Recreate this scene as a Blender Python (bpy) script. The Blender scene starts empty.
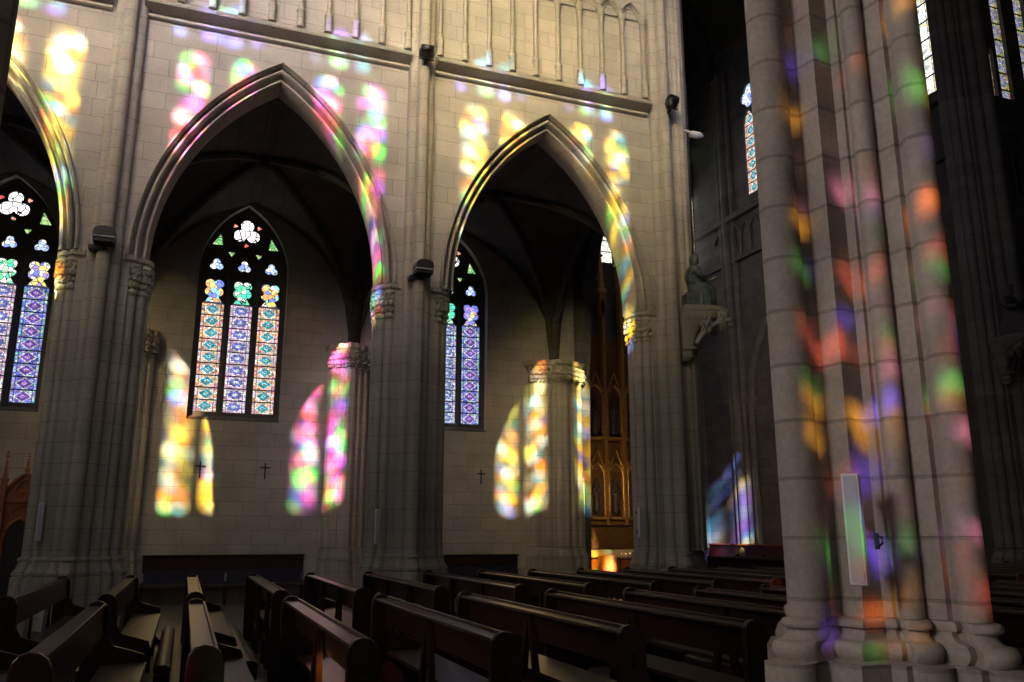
import bpy, bmesh, math, random
from mathutils import Vector, Matrix
random.seed(7)
C = bpy.context.scene.collection
PI = math.pi

# ------------------------------------------------------------------ materials
def new_mat(name):
    m = bpy.data.materials.new(name); m.use_nodes = True
    nt = m.node_tree; nt.nodes.clear()
    out = nt.nodes.new('ShaderNodeOutputMaterial')
    return m, nt, out

def nd(nt, typ, **kw):
    n = nt.nodes.new(typ)
    for k, v in kw.items():
        if k == 'ins':
            for a, b in v.items():
                if isinstance(b, bpy.types.NodeSocket): nt.links.new(b, n.inputs[a])
                else: n.inputs[a].default_value = b
        else: setattr(n, k, v)
    return n

def mth(nt, op, a, b=None, c=None):
    n = nt.nodes.new('ShaderNodeMath'); n.operation = op
    for i, v in enumerate((a, b, c)):
        if v is None: continue
        if isinstance(v, bpy.types.NodeSocket): nt.links.new(v, n.inputs[i])
        else: n.inputs[i].default_value = v
    return n.outputs[0]

def ramp(nt, fac, stops, interp='LINEAR'):
    n = nt.nodes.new('ShaderNodeValToRGB'); n.color_ramp.interpolation = interp
    cr = n.color_ramp
    while len(cr.elements) < len(stops): cr.elements.new(0.5)
    for e, (p, c) in zip(cr.elements, stops):
        e.position = p; e.color = (c[0], c[1], c[2], 1)
    nt.links.new(fac, n.inputs[0])
    return n.outputs[0]

def mix(nt, fac, a, b, mode='MIX'):
    n = nt.nodes.new('ShaderNodeMix'); n.data_type = 'RGBA'; n.blend_type = mode
    for i, v in ((0, fac), (6, a), (7, b)):
        if isinstance(v, bpy.types.NodeSocket): nt.links.new(v, n.inputs[i])
        elif i == 0: n.inputs[0].default_value = v
        else: n.inputs[i].default_value = (v[0], v[1], v[2], 1)
    return n.outputs[2]

def stone(name, col, width=0.78, row=0.335, mortar=0.007, var=0.16, dark=0.55, rough=0.85, bump=0.35, stain=0.25):
    m, nt, out = new_mat(name)
    g = nd(nt, 'ShaderNodeNewGeometry')
    s = nd(nt, 'ShaderNodeSeparateXYZ', ins={0: g.outputs['Position']})
    u = mth(nt, 'ADD', s.outputs[0], s.outputs[1])
    v = nd(nt, 'ShaderNodeCombineXYZ', ins={0: u, 1: s.outputs[2]})
    c1 = [x * (1 + var) for x in col]; c2 = [x * (1 - var) for x in col]
    br = nd(nt, 'ShaderNodeTexBrick', offset=0.5, offset_frequency=2, squash=0.72, squash_frequency=3,
            ins={'Vector': v.outputs[0], 'Color1': (*c1, 1), 'Color2': (*c2, 1), 'Mortar': (*[x * dark for x in col], 1),
                 'Scale': 1.0, 'Mortar Size': mortar, 'Mortar Smooth': 0.4, 'Bias': 0.0, 'Brick Width': width, 'Row Height': row})
    n1 = nd(nt, 'ShaderNodeTexNoise', ins={'Vector': g.outputs['Position'], 'Scale': 0.9, 'Detail': 5.0, 'Roughness': 0.6})
    st = ramp(nt, n1.outputs[0], [(0.3, [1 - stain] * 3), (0.7, [1 + stain * .35, 1 + stain * .3, 1 + stain * .22])])
    n2 = nd(nt, 'ShaderNodeTexNoise', ins={'Vector': g.outputs['Position'], 'Scale': 34.0, 'Detail': 4.0})
    sp = ramp(nt, n2.outputs[0], [(0.3, (0.86, 0.86, 0.86)), (0.7, (1.08, 1.08, 1.08))])
    c = mix(nt, 1.0, br.outputs[0], st, 'MULTIPLY'); c = mix(nt, 1.0, c, sp, 'MULTIPLY')
    h = mth(nt, 'ADD', mth(nt, 'MULTIPLY', mth(nt, 'SUBTRACT', 1.0, br.outputs[1]), 1.0), mth(nt, 'MULTIPLY', n2.outputs[0], 0.35))
    bp = nd(nt, 'ShaderNodeBump', ins={'Height': h, 'Strength': bump, 'Distance': 0.01})
    b = nd(nt, 'ShaderNodeBsdfPrincipled', ins={'Base Color': c, 'Roughness': rough, 'Normal': bp.outputs[0], 'Specular IOR Level': 0.25})
    nt.links.new(b.outputs[0], out.inputs[0])
    return m

def plain(name, col, rough=0.5, metal=0.0, noise=0.15, scale=8.0, spec=0.5, stretch=(1, 1, 1)):
    m, nt, out = new_mat(name)
    tc = nd(nt, 'ShaderNodeTexCoord')
    mp = nd(nt, 'ShaderNodeMapping', ins={0: tc.outputs['Object'], 3: stretch})
    n = nd(nt, 'ShaderNodeTexNoise', ins={'Vector': mp.outputs[0], 'Scale': scale, 'Detail': 5.0})
    c = ramp(nt, n.outputs[0], [(0.3, [x * (1 - noise) for x in col]), (0.7, [x * (1 + noise) for x in col])])
    b = nd(nt, 'ShaderNodeBsdfPrincipled', ins={'Base Color': c, 'Roughness': rough, 'Metallic': metal, 'Specular IOR Level': spec})
    nt.links.new(b.outputs[0], out.inputs[0])
    return m

def floor_mat():
    m, nt, out = new_mat('polished_floor')
    g = nd(nt, 'ShaderNodeNewGeometry')
    br = nd(nt, 'ShaderNodeTexBrick', offset=0.0, ins={'Vector': g.outputs['Position'], 'Color1': (.16, .15, .14, 1), 'Color2': (.11, .105, .10, 1),
            'Mortar': (.05, .05, .05, 1), 'Scale': 1.0, 'Mortar Size': 0.006, 'Brick Width': 0.6, 'Row Height': 0.6})
    n = nd(nt, 'ShaderNodeTexNoise', ins={'Vector': g.outputs['Position'], 'Scale': 3.0, 'Detail': 6.0})
    c = mix(nt, 1.0, br.outputs[0], ramp(nt, n.outputs[0], [(.3, (.8, .8, .8)), (.7, (1.15, 1.15, 1.15))]), 'MULTIPLY')
    b = nd(nt, 'ShaderNodeBsdfPrincipled', ins={'Base Color': c, 'Roughness': 0.33})
    nt.links.new(b.outputs[0], out.inputs[0])
    return m

# sunlit windows of the side behind the visitor: coloured panes the sun shines through
def sun_glass(name, palette, cell=3.4, gain=1.0, detail_gain=0.35):
    m, nt, out = new_mat(name)
    g = nd(nt, 'ShaderNodeNewGeometry')
    mp = nd(nt, 'ShaderNodeMapping', ins={0: g.outputs['Position'], 3: (cell, 1.0, cell * 1.05)})
    vo = nd(nt, 'ShaderNodeTexVoronoi', ins={'Vector': mp.outputs[0], 'Scale': 1.0, 'Randomness': 0.85})
    s = nd(nt, 'ShaderNodeSeparateColor', ins={0: vo.outputs['Color']})
    n = len(palette)
    c = ramp(nt, s.outputs[0], [(i / n, p) for i, p in enumerate(palette)], 'CONSTANT')
    mp2 = nd(nt, 'ShaderNodeMapping', ins={0: g.outputs['Position'], 3: (cell * 1.3, 1.0, cell * 1.3)})
    v2 = nd(nt, 'ShaderNodeTexVoronoi', ins={'Vector': mp2.outputs[0], 'Scale': 1.0})
    s2 = nd(nt, 'ShaderNodeSeparateColor', ins={0: v2.outputs['Color']})
    f = mth(nt, 'ADD', 1.0 - detail_gain, mth(nt, 'MULTIPLY', mth(nt, 'POWER', s2.outputs[1], 1.6), detail_gain * 2.6))
    f = mth(nt, 'MULTIPLY', f, gain)
    fc = nd(nt, 'ShaderNodeCombineColor', ins={0: f, 1: f, 2: f})
    c = mix(nt, 1.0, c, fc.outputs[0], 'MULTIPLY')
    t = nd(nt, 'ShaderNodeBsdfTransparent', ins={0: c})
    nt.links.new(t.outputs[0], out.inputs[0])
    return m

# panes lit by the daylight outside
def lancet_glass(name, border, field, ring, heart, strength=1.6, rosette=False):
    m, nt, out = new_mat(name)
    uv = nd(nt, 'ShaderNodeUVMap')
    s = nd(nt, 'ShaderNodeSeparateXYZ', ins={0: uv.outputs[0]})
    fu = mth(nt, 'SUBTRACT', mth(nt, 'MULTIPLY', s.outputs[0], 2.0), 1.0)
    fv = mth(nt, 'SUBTRACT', mth(nt, 'MULTIPLY', mth(nt, 'FRACT', s.outputs[1]), 2.0), 1.0)
    au, av = mth(nt, 'ABSOLUTE', fu), mth(nt, 'ABSOLUTE', fv)
    row = mth(nt, 'FLOOR', s.outputs[1])
    if rosette:
        r = mth(nt, 'SQRT', mth(nt, 'ADD', mth(nt, 'POWER', au, 2.0), mth(nt, 'POWER', av, 2.0)))
        ang = mth(nt, 'ARCTAN2', fv, fu)
        d = mth(nt, 'ADD', r, mth(nt, 'MULTIPLY', mth(nt, 'SINE', mth(nt, 'MULTIPLY', ang, 8.0)), 0.09))
    else:
        d = mth(nt, 'ADD', mth(nt, 'DIVIDE', au, 0.8), av)
        d = mth(nt, 'MULTIPLY', d, 0.85)
    c = ramp(nt, d, [(0, heart), (0.16, (1, 1, .95)), (0.22, ring), (0.42, [x * .45 for x in ring]), (0.47, ring), (0.62, (0.02, 0.02, 0.03)), (0.66, (1.0, .97, .9)), (0.8, field)], 'CONSTANT')
    cell = nd(nt, 'ShaderNodeCombineXYZ', ins={0: mth(nt, 'MULTIPLY', fu, 3.2), 1: mth(nt, 'MULTIPLY', s.outputs[1], 4.6)})
    vo = nd(nt, 'ShaderNodeTexVoronoi', ins={'Vector': cell.outputs[0], 'Scale': 1.3, 'Randomness': 0.6})
    sc = nd(nt, 'ShaderNodeSeparateColor', ins={0: vo.outputs['Color']})
    n = len(border)
    bc = ramp(nt, sc.outputs[0], [(i / n, p) for i, p in enumerate(border)], 'CONSTANT')
    isb = mth(nt, 'GREATER_THAN', au, 0.74)
    far = mth(nt, 'GREATER_THAN', d, 0.8)
    c = mix(nt, isb, c, bc)
    c = mix(nt, mth(nt, 'MULTIPLY', mth(nt, 'MULTIPLY', far, mth(nt, 'GREATER_THAN', sc.outputs[1], 0.45)), 0.75), c, bc)
    # saturation and brightness jitter from piece to piece
    j = mth(nt, 'ADD', 0.4, mth(nt, 'MULTIPLY', sc.outputs[2], 1.2))
    jc = nd(nt, 'ShaderNodeCombineColor', ins={0: j, 1: j, 2: j})
    c = mix(nt, 1.0, c, jc.outputs[0], 'MULTIPLY')
    vd = nd(nt, 'ShaderNodeTexVoronoi', feature='DISTANCE_TO_EDGE', ins={'Vector': cell.outputs[0], 'Scale': 1.3, 'Randomness': 0.6})
    lead = mth(nt, 'LESS_THAN', vd.outputs[0], 0.06)
    bar = mth(nt, 'GREATER_THAN', av, 0.9)
    edge = mth(nt, 'LESS_THAN', mth(nt, 'ABSOLUTE', mth(nt, 'SUBTRACT', au, 0.74)), 0.035)
    k = mth(nt, 'MAXIMUM', mth(nt, 'MAXIMUM', mth(nt, 'MULTIPLY', lead, 0.7), bar), mth(nt, 'MULTIPLY', edge, 0.8))
    c = mix(nt, k, c, (0.004, 0.004, 0.006))
    e = nd(nt, 'ShaderNodeEmission', ins={0: c, 1: strength})
    nt.links.new(e.outputs[0], out.inputs[0])
    return m

def tint_glass(name, cols, strength=1.6, scale=9.0):
    m, nt, out = new_mat(name)
    g = nd(nt, 'ShaderNodeNewGeometry')
    vo = nd(nt, 'ShaderNodeTexVoronoi', ins={'Vector': g.outputs['Position'], 'Scale': scale})
    s = nd(nt, 'ShaderNodeSeparateColor', ins={0: vo.outputs['Color']})
    c = ramp(nt, s.outputs[0], [(i / len(cols), p) for i, p in enumerate(cols)], 'CONSTANT')
    vd = nd(nt, 'ShaderNodeTexVoronoi', feature='DISTANCE_TO_EDGE', ins={'Vector': g.outputs['Position'], 'Scale': scale})
    c = mix(nt, mth(nt, 'LESS_THAN', vd.outputs[0], 0.05), c, (0.004, 0.004, 0.006))
    e = nd(nt, 'ShaderNodeEmission', ins={0: c, 1: strength})
    nt.links.new(e.outputs[0], out.inputs[0])
    return m

STN = (.43, .402, .372)
M = {}
M['ashlar'] = stone('ashlar_wall', STN, width=0.78, mortar=0.0055, var=0.07, dark=0.5)
M['pier'] = stone('pier_stone', (.41, .38, .335), width=60.0, row=0.335, mortar=0.006, var=0.04, dark=0.55, bump=0.4)
M['near_pier'] = stone('near_pier_stone', (.385, .335, .30), width=60.0, row=0.315, mortar=0.012, var=0.06, dark=0.72, bump=0.55, stain=0.35)
M['carved'] = stone('carved_stone', (.42, .385, .32), width=60.0, row=0.9, mortar=0.002, var=0.04, dark=0.7)
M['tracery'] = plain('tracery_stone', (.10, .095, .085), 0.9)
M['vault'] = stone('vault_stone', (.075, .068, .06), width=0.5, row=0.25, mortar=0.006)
M['dark_stone'] = stone('shaded_transept_stone', (.15, .138, .142), width=0.72, mortar=0.008, dark=0.5)  # nave stone darkened: the dimness of the transept is put into the colour
M['dark_pier'] = stone('shaded_transept_pier_stone', (.20, .185, .18), width=60, mortar=0.008, dark=0.6)  # darker copy of the pier stone, shade put into the colour
M['floor'] = floor_mat()
M['wood'] = plain('dark_walnut', (.030, .012, .009), 0.32, noise=0.4, scale=6, stretch=(1, 12, 12))
M['rail'] = plain('paler_walnut', (.060, .040, .031), 0.33, noise=0.3, scale=6, stretch=(12, 1, 12))  # rails and seats, paler than the other pew boards
M['redwood'] = plain('red_brown_oak', (.24, .075, .025), 0.45, noise=0.35, scale=6, stretch=(10, 10, 1))
M['leather'] = plain('brown_leather', (.075, .05, .035), 0.4, noise=0.2)
M['iron'] = plain('black_iron', (.012, .012, .013), 0.5, 0.3)
M['black'] = plain('black_enamel', (.010, .010, .012), 0.45)
M['white'] = plain('white_enamel', (.62, .62, .66), 0.4, noise=0.03)
M['grille'] = plain('pale_grille', (.42, .42, .46), 0.6, noise=0.05)
M['bronze'] = plain('weathered_bronze', (.085, .105, .10), 0.5, 0.15, noise=0.45, scale=12)
M['pale_bronze'] = plain('highlight_bronze', (.30, .28, .23), 0.5, 0.1)  # highlights on face, hands and book put into a paler bronze
M['gilt'] = plain('dull_gilding', (.42, .24, .075), 0.42, 0.55, noise=0.5, scale=20)
M['gilt_dark'] = plain('dark_gilt_panel', (.16, .085, .03), 0.5, 0.3, noise=0.5, scale=14)
M['statue'] = plain('dark_polychrome', (.05, .045, .06), 0.5, noise=0.5, scale=16)
M['cloth'] = plain('altar_linen', (.42, .37, .28), 0.9, noise=0.05)
M['redcloth'] = plain('orange_red_cloth', (.62, .16, .05), 0.8)
M['flame'] = tint_glass('lit_candle_glass', [(1, .55, .2)], 6.0)
M['blue_pad'] = plain('navy_leather', (.025, .025, .05), 0.4)

W_, P_, B_, G_, Y_, O_, C_ = (1, .97, .93), (1, .30, .62), (.20, .28, 1), (.2, .95, .45), (1, .78, .25), (1, .42, .16), (.35, .85, 1)
LT = dict(
    A=lancet_glass('glass_teal_diamonds', [O_, W_, (1, .6, .5), Y_, (.9, .25, .4), (.75, .7, 1)], (1, .72, .5), (.10, .50, .62), (.05, .45, .3), 1.15),
    B=lancet_glass('glass_pale_rosettes', [(1, .55, .7), W_, (.7, .75, 1), (.85, .35, .7), W_], (.75, .5, .85), (.25, .26, .8), (.9, 1, 1), 1.1, rosette=True),
    Cc=lancet_glass('glass_violet_diamonds', [B_, (.5, .6, 1), (.3, .85, .8), W_, (.45, .35, 1)], (.25, .22, .85), (.30, .14, .75), (.75, .2, .7), .95),
    D=lancet_glass('glass_blue_rosettes', [(.35, .4, 1), W_, (.5, .9, .8), (.7, .5, 1)], (.2, .3, .85), (.25, .35, .85), (.7, 1, .95), 1.0, True),
    E=lancet_glass('glass_white_gold', [W_, (1, .85, .35), W_, (1, .9, .6)], (.9, 1, .95), (.95, 1, .9), (.2, .55, .25), 1.9),
    F=lancet_glass('glass_olive_figures', [(.75, .7, .12), W_, (.3, .5, .15), (.4, .4, .9), (.95, .35, .08)], (.55, .6, .12), (.5, .55, .9), (.9, .4, .15), 0.6, True),
)
HT = dict(
    orange=tint_glass('glass_orange_head', [Y_, O_, W_, C_, B_], 1.5),
    green=tint_glass('glass_green_head', [G_, (.1, .75, .55), W_, (.6, .9, .6)], 1.4),
    violet=tint_glass('glass_violet_head', [(.5, .35, 1), B_, Y_, W_], 1.3),
    blue=tint_glass('glass_blue_eyelet', [(.45, .6, 1), W_, (.25, .35, 1), (.6, .8, 1)], 1.5),
    white=tint_glass('glass_white_roundel', [W_, (.85, .88, 1), (1, .8, .95), W_], 2.2, 5),
    lime=tint_glass('glass_lime_eyelet', [(.25, .7, .25), (.7, .95, .4), (.5, .8, .3)], 1.1),
    red=tint_glass('glass_red_eyelet', [(1, .15, .12), (1, .45, .3)], 1.3),
)

# ------------------------------------------------------------------ mesh builder
class MB:
    def __init__(s): s.bm = bmesh.new()
    def quad_grid(s, rings, closed=True, cap=True):
        vs = [[s.bm.verts.new(p) for p in r] for r in rings]
        n = len(vs[0])
        for a, b in zip(vs, vs[1:]):
            for i in range(n if closed else n - 1):
                j = (i + 1) % n
                try: s.bm.faces.new((a[i], a[j], b[j], b[i]))
                except ValueError: pass
        if cap and closed:
            for r, rev in ((vs[0], True), (vs[-1], False)):
                try: s.bm.faces.new(list(reversed(r)) if rev else r)
                except ValueError: pass
        return s
    def box(s, x0, x1, y0, y1, z0, z1, mat=None):
        r = [[(x0, y0, z0), (x1, y0, z0), (x1, y1, z0), (x0, y1, z0)], [(x0, y0, z1), (x1, y0, z1), (x1, y1, z1), (x0, y1, z1)]]
        if mat is not None: r = [[mat @ Vector(p) for p in q] for q in r]
        return s.quad_grid(r)
    def lathe(s, cx, cy, prof, n=16, mat=None, sx=1, sy=1):
        rings = []
        for r, z in prof:
            ring = [Vector((cx + sx * r * math.cos(2 * PI * i / n), cy + sy * r * math.sin(2 * PI * i / n), z)) for i in range(n)]
            if mat is not None: ring = [mat @ p for p in ring]
            rings.append(ring)
        return s.quad_grid(rings)
    def tube(s, pts, r, n=8, closed=False):
        pts = [Vector(p) for p in pts]; rr = r if isinstance(r, (list, tuple)) else [r] * len(pts)
        rings = []
        up = Vector((0, 0, 1))
        for i, p in enumerate(pts):
            t = (pts[min(i + 1, len(pts) - 1)] - pts[max(i - 1, 0)]).normalized()
            ref = up if abs(t.z) < 0.95 else Vector((1, 0, 0))
            a = t.cross(ref).normalized(); b = t.cross(a).normalized()
            rings.append([p + a * rr[i] * math.cos(2 * PI * k / n) + b * rr[i] * math.sin(2 * PI * k / n) for k in range(n)])
        return s.quad_grid(rings)
    def extrude(s, outline, axis, a, b, mat=None):
        """closed outline of (p,q) pairs pushed from a to b along axis 'x','y' or 'z'"""
        def P(p, q, t):
            v = {'x': (t, p, q), 'y': (p, t, q), 'z': (p, q, t)}[axis]
            return mat @ Vector(v) if mat is not None else v
        return s.quad_grid([[P(p, q, a) for p, q in outline], [P(p, q, b) for p, q in outline]])
    def ball(s, c, r, sub=2, sc=(1, 1, 1)):
        m = Matrix.Translation(c) @ Matrix.Diagonal((sc[0] * r, sc[1] * r, sc[2] * r, 1))
        bmesh.ops.create_icosphere(s.bm, subdivisions=sub, radius=1.0, matrix=m)
        return s
    def build(s, name, mat, parent=None, world=True, smooth=38, bevel=0, **props):
        bm = s.bm
        bmesh.ops.recalc_face_normals(bm, faces=bm.faces[:])
        th = math.radians(smooth)
        for f in bm.faces: f.smooth = True
        for e in bm.edges:
            e.smooth = not (len(e.link_faces) == 2 and e.calc_face_angle(0) > th)
        me = bpy.data.meshes.new(name); 
        bm.to_mesh(me); bm.free()
        return link(name, me, mat, parent, world, bevel, **props)

def world_loc(o):
    p = Vector((0, 0, 0))
    while o is not None:
        p += o.location; o = o.parent
    return p

def link(name, me, mat, parent=None, world=True, bevel=0, **props):
    o = bpy.data.objects.new(name, me); C.objects.link(o)
    if mat is not None:
        for q in (mat if isinstance(mat, (list, tuple)) else [mat]): me.materials.append(q)
    if parent is not None:
        if world: me.transform(Matrix.Translation(-world_loc(parent)))
        o.parent = parent
    if bevel:
        b = o.modifiers.new('edge', 'BEVEL'); b.width = bevel; b.segments = 2; b.limit_method = 'ANGLE'
    for k, v in props.items(): o[k] = v
    return o

def thing(name, label, cat, loc, group=None):
    o = bpy.data.objects.new(name, None); C.objects.link(o); o.location = loc
    o.empty_display_size = 0.2
    o['label'] = label; o['category'] = cat
    if group: o['group'] = group
    return o

def copy_thing(src, loc, label, rotz=None):
    r = src.copy(); C.objects.link(r); r.location = loc; r['label'] = label
    if rotz is not None: r.rotation_euler = (0, 0, rotz)
    for ch in src.children:
        c = ch.copy(); C.objects.link(c); c.parent = r
        for g in ch.children:
            d = g.copy(); C.objects.link(d); d.parent = c
    return r

# plates with holes: 2D filled outlines
def plate_mesh(outlines, half, bevel=0.0):
    cu = bpy.data.curves.new('outline', 'CURVE'); cu.dimensions = '2D'; cu.fill_mode = 'BOTH'
    cu.extrude = half; cu.bevel_depth = bevel; cu.bevel_resolution = 1
    for o in outlines:
        sp = cu.splines.new('POLY'); sp.points.add(len(o) - 1); sp.use_cyclic_u = True
        for p, q in zip(sp.points, o): p.co = (q[0], q[1], 0, 1)
    ob = bpy.data.objects.new('outline', cu)
    C.objects.link(ob)
    dg = bpy.context.evaluated_depsgraph_get()
    me = bpy.data.meshes.new_from_object(ob.evaluated_get(dg))
    bpy.data.objects.remove(ob); bpy.data.curves.remove(cu)
    return me
MXZ = lambda y: Matrix(((1, 0, 0, 0), (0, 0, 1, y), (0, 1, 0, 0), (0, 0, 0, 1)))      # (x,y,z)->(x, y0+z, y)
MYZ = lambda x: Matrix(((0, 0, 1, x), (1, 0, 0, 0), (0, 1, 0, 0), (0, 0, 0, 1)))      # (x,y,z)->(x0+z, x, y)
def plate(name, outlines, half, xf, mat, parent=None, bevel=0.0, **props):
    me = plate_mesh(outlines, half, bevel); me.transform(xf)
    me.materials.clear()
    return link(name, me, mat, parent, True, **props)

# ------------------------------------------------------------------ shapes
def pointed(a, h, r=0.0, n=14):
    """left springing -> apex -> right springing of a pointed arch of half span a, rise h, offset outward by r"""
    R = (h * h + a * a) / (2 * a); c = R - a; q = R + r
    th1 = math.acos(c / q)
    L = [(c + q * math.cos(PI - th1 * i / n * 1.0), q * math.sin(PI - th1 * i / n)) for i in range(0)]
    L = []
    for i in range(n + 1):
        t = PI - (PI - (PI - th1)) * 0
        t = PI + (-(th1)) * 0
        ang = PI - (i / n) * th1
        L.append((c + q * math.cos(ang), q * math.sin(ang)))
    # th1 measured from the x axis at the far side: apex where x = 0
    return L + [(-x, z) for x, z in reversed(L[:-1])]

def opening(cx, a, z0, zs, h, n=12):
    return [(cx - a, z0)] + [(cx + x, zs + z) for x, z in pointed(a, h, 0, n)] + [(cx + a, z0)]

def lobes(cx, cz, rl, off, n, rot=PI / 2, steps=36):
    out = []
    for i in range(steps):
        t = 2 * PI * i / steps
        d = (t - rot) % (2 * PI / n)
        if d > PI / n: d -= 2 * PI / n
        q = max(rl * rl - (off * math.sin(d)) ** 2, 0)
        r = off * math.cos(d) + math.sqrt(q)
        out.append((cx + r * math.cos(t), cz + r * math.sin(t)))
    return out

def bulge(p, q, sag, n=7):
    """arc from p to q bulging to the right-hand side of travel by sag"""
    p, q = Vector(p), Vector(q); d = q - p; L = d.length; nrm = Vector((d.y, -d.x)).normalized()
    R = (L * L / 4 + sag * sag) / (2 * sag); m = (p + q) / 2 + nrm * (sag - R)
    a0 = math.atan2(p.y - m.y, p.x - m.x); a1 = math.atan2(q.y - m.y, q.x - m.x)
    while a1 < a0: a1 += 2 * PI
    alt = []
    for i in range(n + 1):
        t = a0 + (a1 - a0) * i / n
        alt.append((m.x + R * math.cos(t), m.y + R * math.sin(t)))
    return alt

def path(tokens):
    out = []
    for t in tokens:
        if len(t) == 3: pts = bulge(out[-1], t[:2], t[2])[1:]
        else: pts = [t]
        out += [tuple(p) for p in pts]
    return out

# quarter plan of an arcade pier, centre (0,0), nave side is -y; walked counter-clockwise from the nave axis to the arch soffit
def half_to_full(front):
    """front: points with x from 0 to max on the -y side, made whole by mirroring in x and y"""
    r = front
    l = [(-x, y) for x, y in reversed(front)]
    top_r = [(x, -y) for x, y in reversed(front)]
    top_l = [(-x, -y) for x, y in front]
    ring = []
    for p in r + top_r + top_l + l:
        if not ring or (Vector(p) - Vector(ring[-1])).length > 1e-4: ring.append(p)
    if (Vector(ring[0]) - Vector(ring[-1])).length < 1e-4: ring.pop()
    return ring
cluster = path([(0.0, -.735), (.105, -.63, .040), (.12, -.55), (.135, -.55), (.255, -.44, .055), (.27, -.40)])
order = path([(.40, -.40), (.40, -.34), (.425, -.345), (.55, -.255, .055), (.56, -.22), (.575, -.23), (.70, -.115, .06), (.715, -.085), (.745, -.085), (.745, -.03)])
order = [(.40 + (x - .40) * .93, y) for x, y in order]
PLAN = half_to_full(cluster + order)
UPPER = [(-x, y) for x, y in reversed(cluster)] + cluster[1:] + [(.27, -.3), (-.27, -.3)]
BASEP = [(0.0, 1.22), (.50, 1.22), (.56, 1.17), (.93, 1.16), (.94, 1.12), (.955, 1.14), (.98, 1.155), (1.0, 1.15), (1.02, 1.12), (1.06, 1.085), (1.12, 1.06), (1.17, 1.045), (1.175, 1.065), (1.20, 1.075), (1.225, 1.06), (1.235, 1.02), (1.24, 1.0)]

def loft(mb, plan, cx, cy, prof):
    return mb.quad_grid([[(cx + x * s, cy + y * s, z) for x, y in plan] for z, s in prof])

def foliage(mb, cx, cy, z, r, seed, n=7):
    rnd = random.Random(seed)
    for row, (dz, rr, lr) in enumerate(((0.10, r * .92, .050), (0.24, r * 1.02, .060), (0.36, r * 1.12, .055))):
        for i in range(n):
            t = 2 * PI * (i + .5 * row) / n + rnd.uniform(-.15, .15)
            x, y = cx + rr * math.cos(t), cy + rr * math.sin(t)
            k = lr * rnd.uniform(.8, 1.15)
            mb.ball((x, y, z + dz + rnd.uniform(-.02, .02)), k, 1, (1, 1, 1.15))
            mb.ball((x + .55 * k * math.cos(t + 1), y + .55 * k * math.sin(t + 1), z + dz + .045), k * .55, 1)
            mb.tube([(cx + rr * .78 * math.cos(t), cy + rr * .78 * math.sin(t), z + dz - .10), (x, y, z + dz), (x + .04 * math.cos(t), y + .04 * math.sin(t), z + dz + .03)], [.014, .022, .012], 5)

def capital_side(sgn, cx, cy, front_only, parent, seed):
    """carved capital above the arch shafts on one side (sgn = +1 or -1 along x)"""
    mb = MB()
    ZC = 5.62
    for k, (sx, sy) in enumerate(((.475, -.305), (.63, -.175), (.66, .0), (.63, .175), (.475, .305))):
        if front_only and sy > 0.1: continue
        x, y = cx + sgn * sx, cy + sy
        mb.lathe(x, y, [(.075, ZC - .05), (.092, ZC - .03), (.095, ZC), (.08, ZC + .02), (.062, ZC + .05), (.07, ZC + .25), (.10, ZC + .40), (.11, ZC + .44)], 12)
        foliage(mb, x, y, ZC, .072, seed + k * 13, 6)
        mb.lathe(x, y, [(.10, ZC + .41), (.125, ZC + .43), (.125, ZC + .47), (.10, ZC + .49), (.12, ZC + .52)], 12)
    ab = [(.33, -.43), (.38, -.45), (.49, -.44), (.55, -.35), (.64, -.31), (.71, -.22), (.75, -.10), (.755, 0)]
    ab = ab + [(x, -y) for x, y in reversed(ab[:-1])]
    ab = [(cx + sgn * x, cy + y) for x, y in ab] + [(cx + sgn * .3, cy + .44), (cx + sgn * .3, cy - .44)][:2]
    mb.quad_grid([[(cx + (x - cx) * s, cy + (y - cy) * s, z) for x, y in ab] for z, s in ((6.10, .90), (6.13, .93), (6.155, .98), (6.16, 1.01), (6.24, 1.01), (6.25, .97))])
    return mb.build('capital', M['carved'], parent)

def arcade_pier(cx, cy, label, seed, detailed=True, mat='pier', plan=PLAN, top=21.0, caps=True):
    t = thing('stone_pier', label, 'pier', (cx, cy, 0), 'clustered stone piers of the nave')
    loft(MB(), plan, cx, cy, BASEP).build('base', M[mat], t, smooth=28)
    loft(MB(), plan, cx, cy, [(1.24, 1), (5.66, 1), (6.2, 1)]).build('shaft_bundle', M[mat], t)
    if caps:
        capital_side(1, cx, cy, False, t, seed); capital_side(-1, cx, cy, False, t, seed + 5)
    mb = MB(); mb.quad_grid([[(cx + x, cy + y, z) for x, y in UPPER] for z in (6.18, top)])
    mb.build('vaulting_shaft', M[mat], t)
    return t

# archivolt moulding, (offset from soffit, depth from the wall face)
ARP = [(.34, .02), (.34, -.05), (.325, -.085), (.30, -.09), (.28, -.06), (.272, .04), (.262, .12), (.24, .13), (.228, .05), (.212, .0), (.182, -.02), (.155, .0), (.145, .05),
       (.137, .16), (.115, .22), (.095, .22), (.087, .13), (.072, .085), (.045, .08), (.025, .11), (.018, .17), (.008, .24), (.0, .28)]
def archivolt(cx, a, h, zs, y0, y1, label, group='moulded arcade arches', mat='pier'):
    t = thing('pointed_arch', label, 'arch', (cx, (y0 + y1) / 2, zs), group)
    prof = ARP + [(r, (y1 - y0) - d) for r, d in reversed(ARP)]
    n = 26
    cols = [[(cx + x, y0 + d, zs + z) for x, z in pointed(a, h, r, n)] for r, d in prof]
    MB().quad_grid(cols, closed=False).build('moulding', M[mat], t, smooth=50)
    return t

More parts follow.
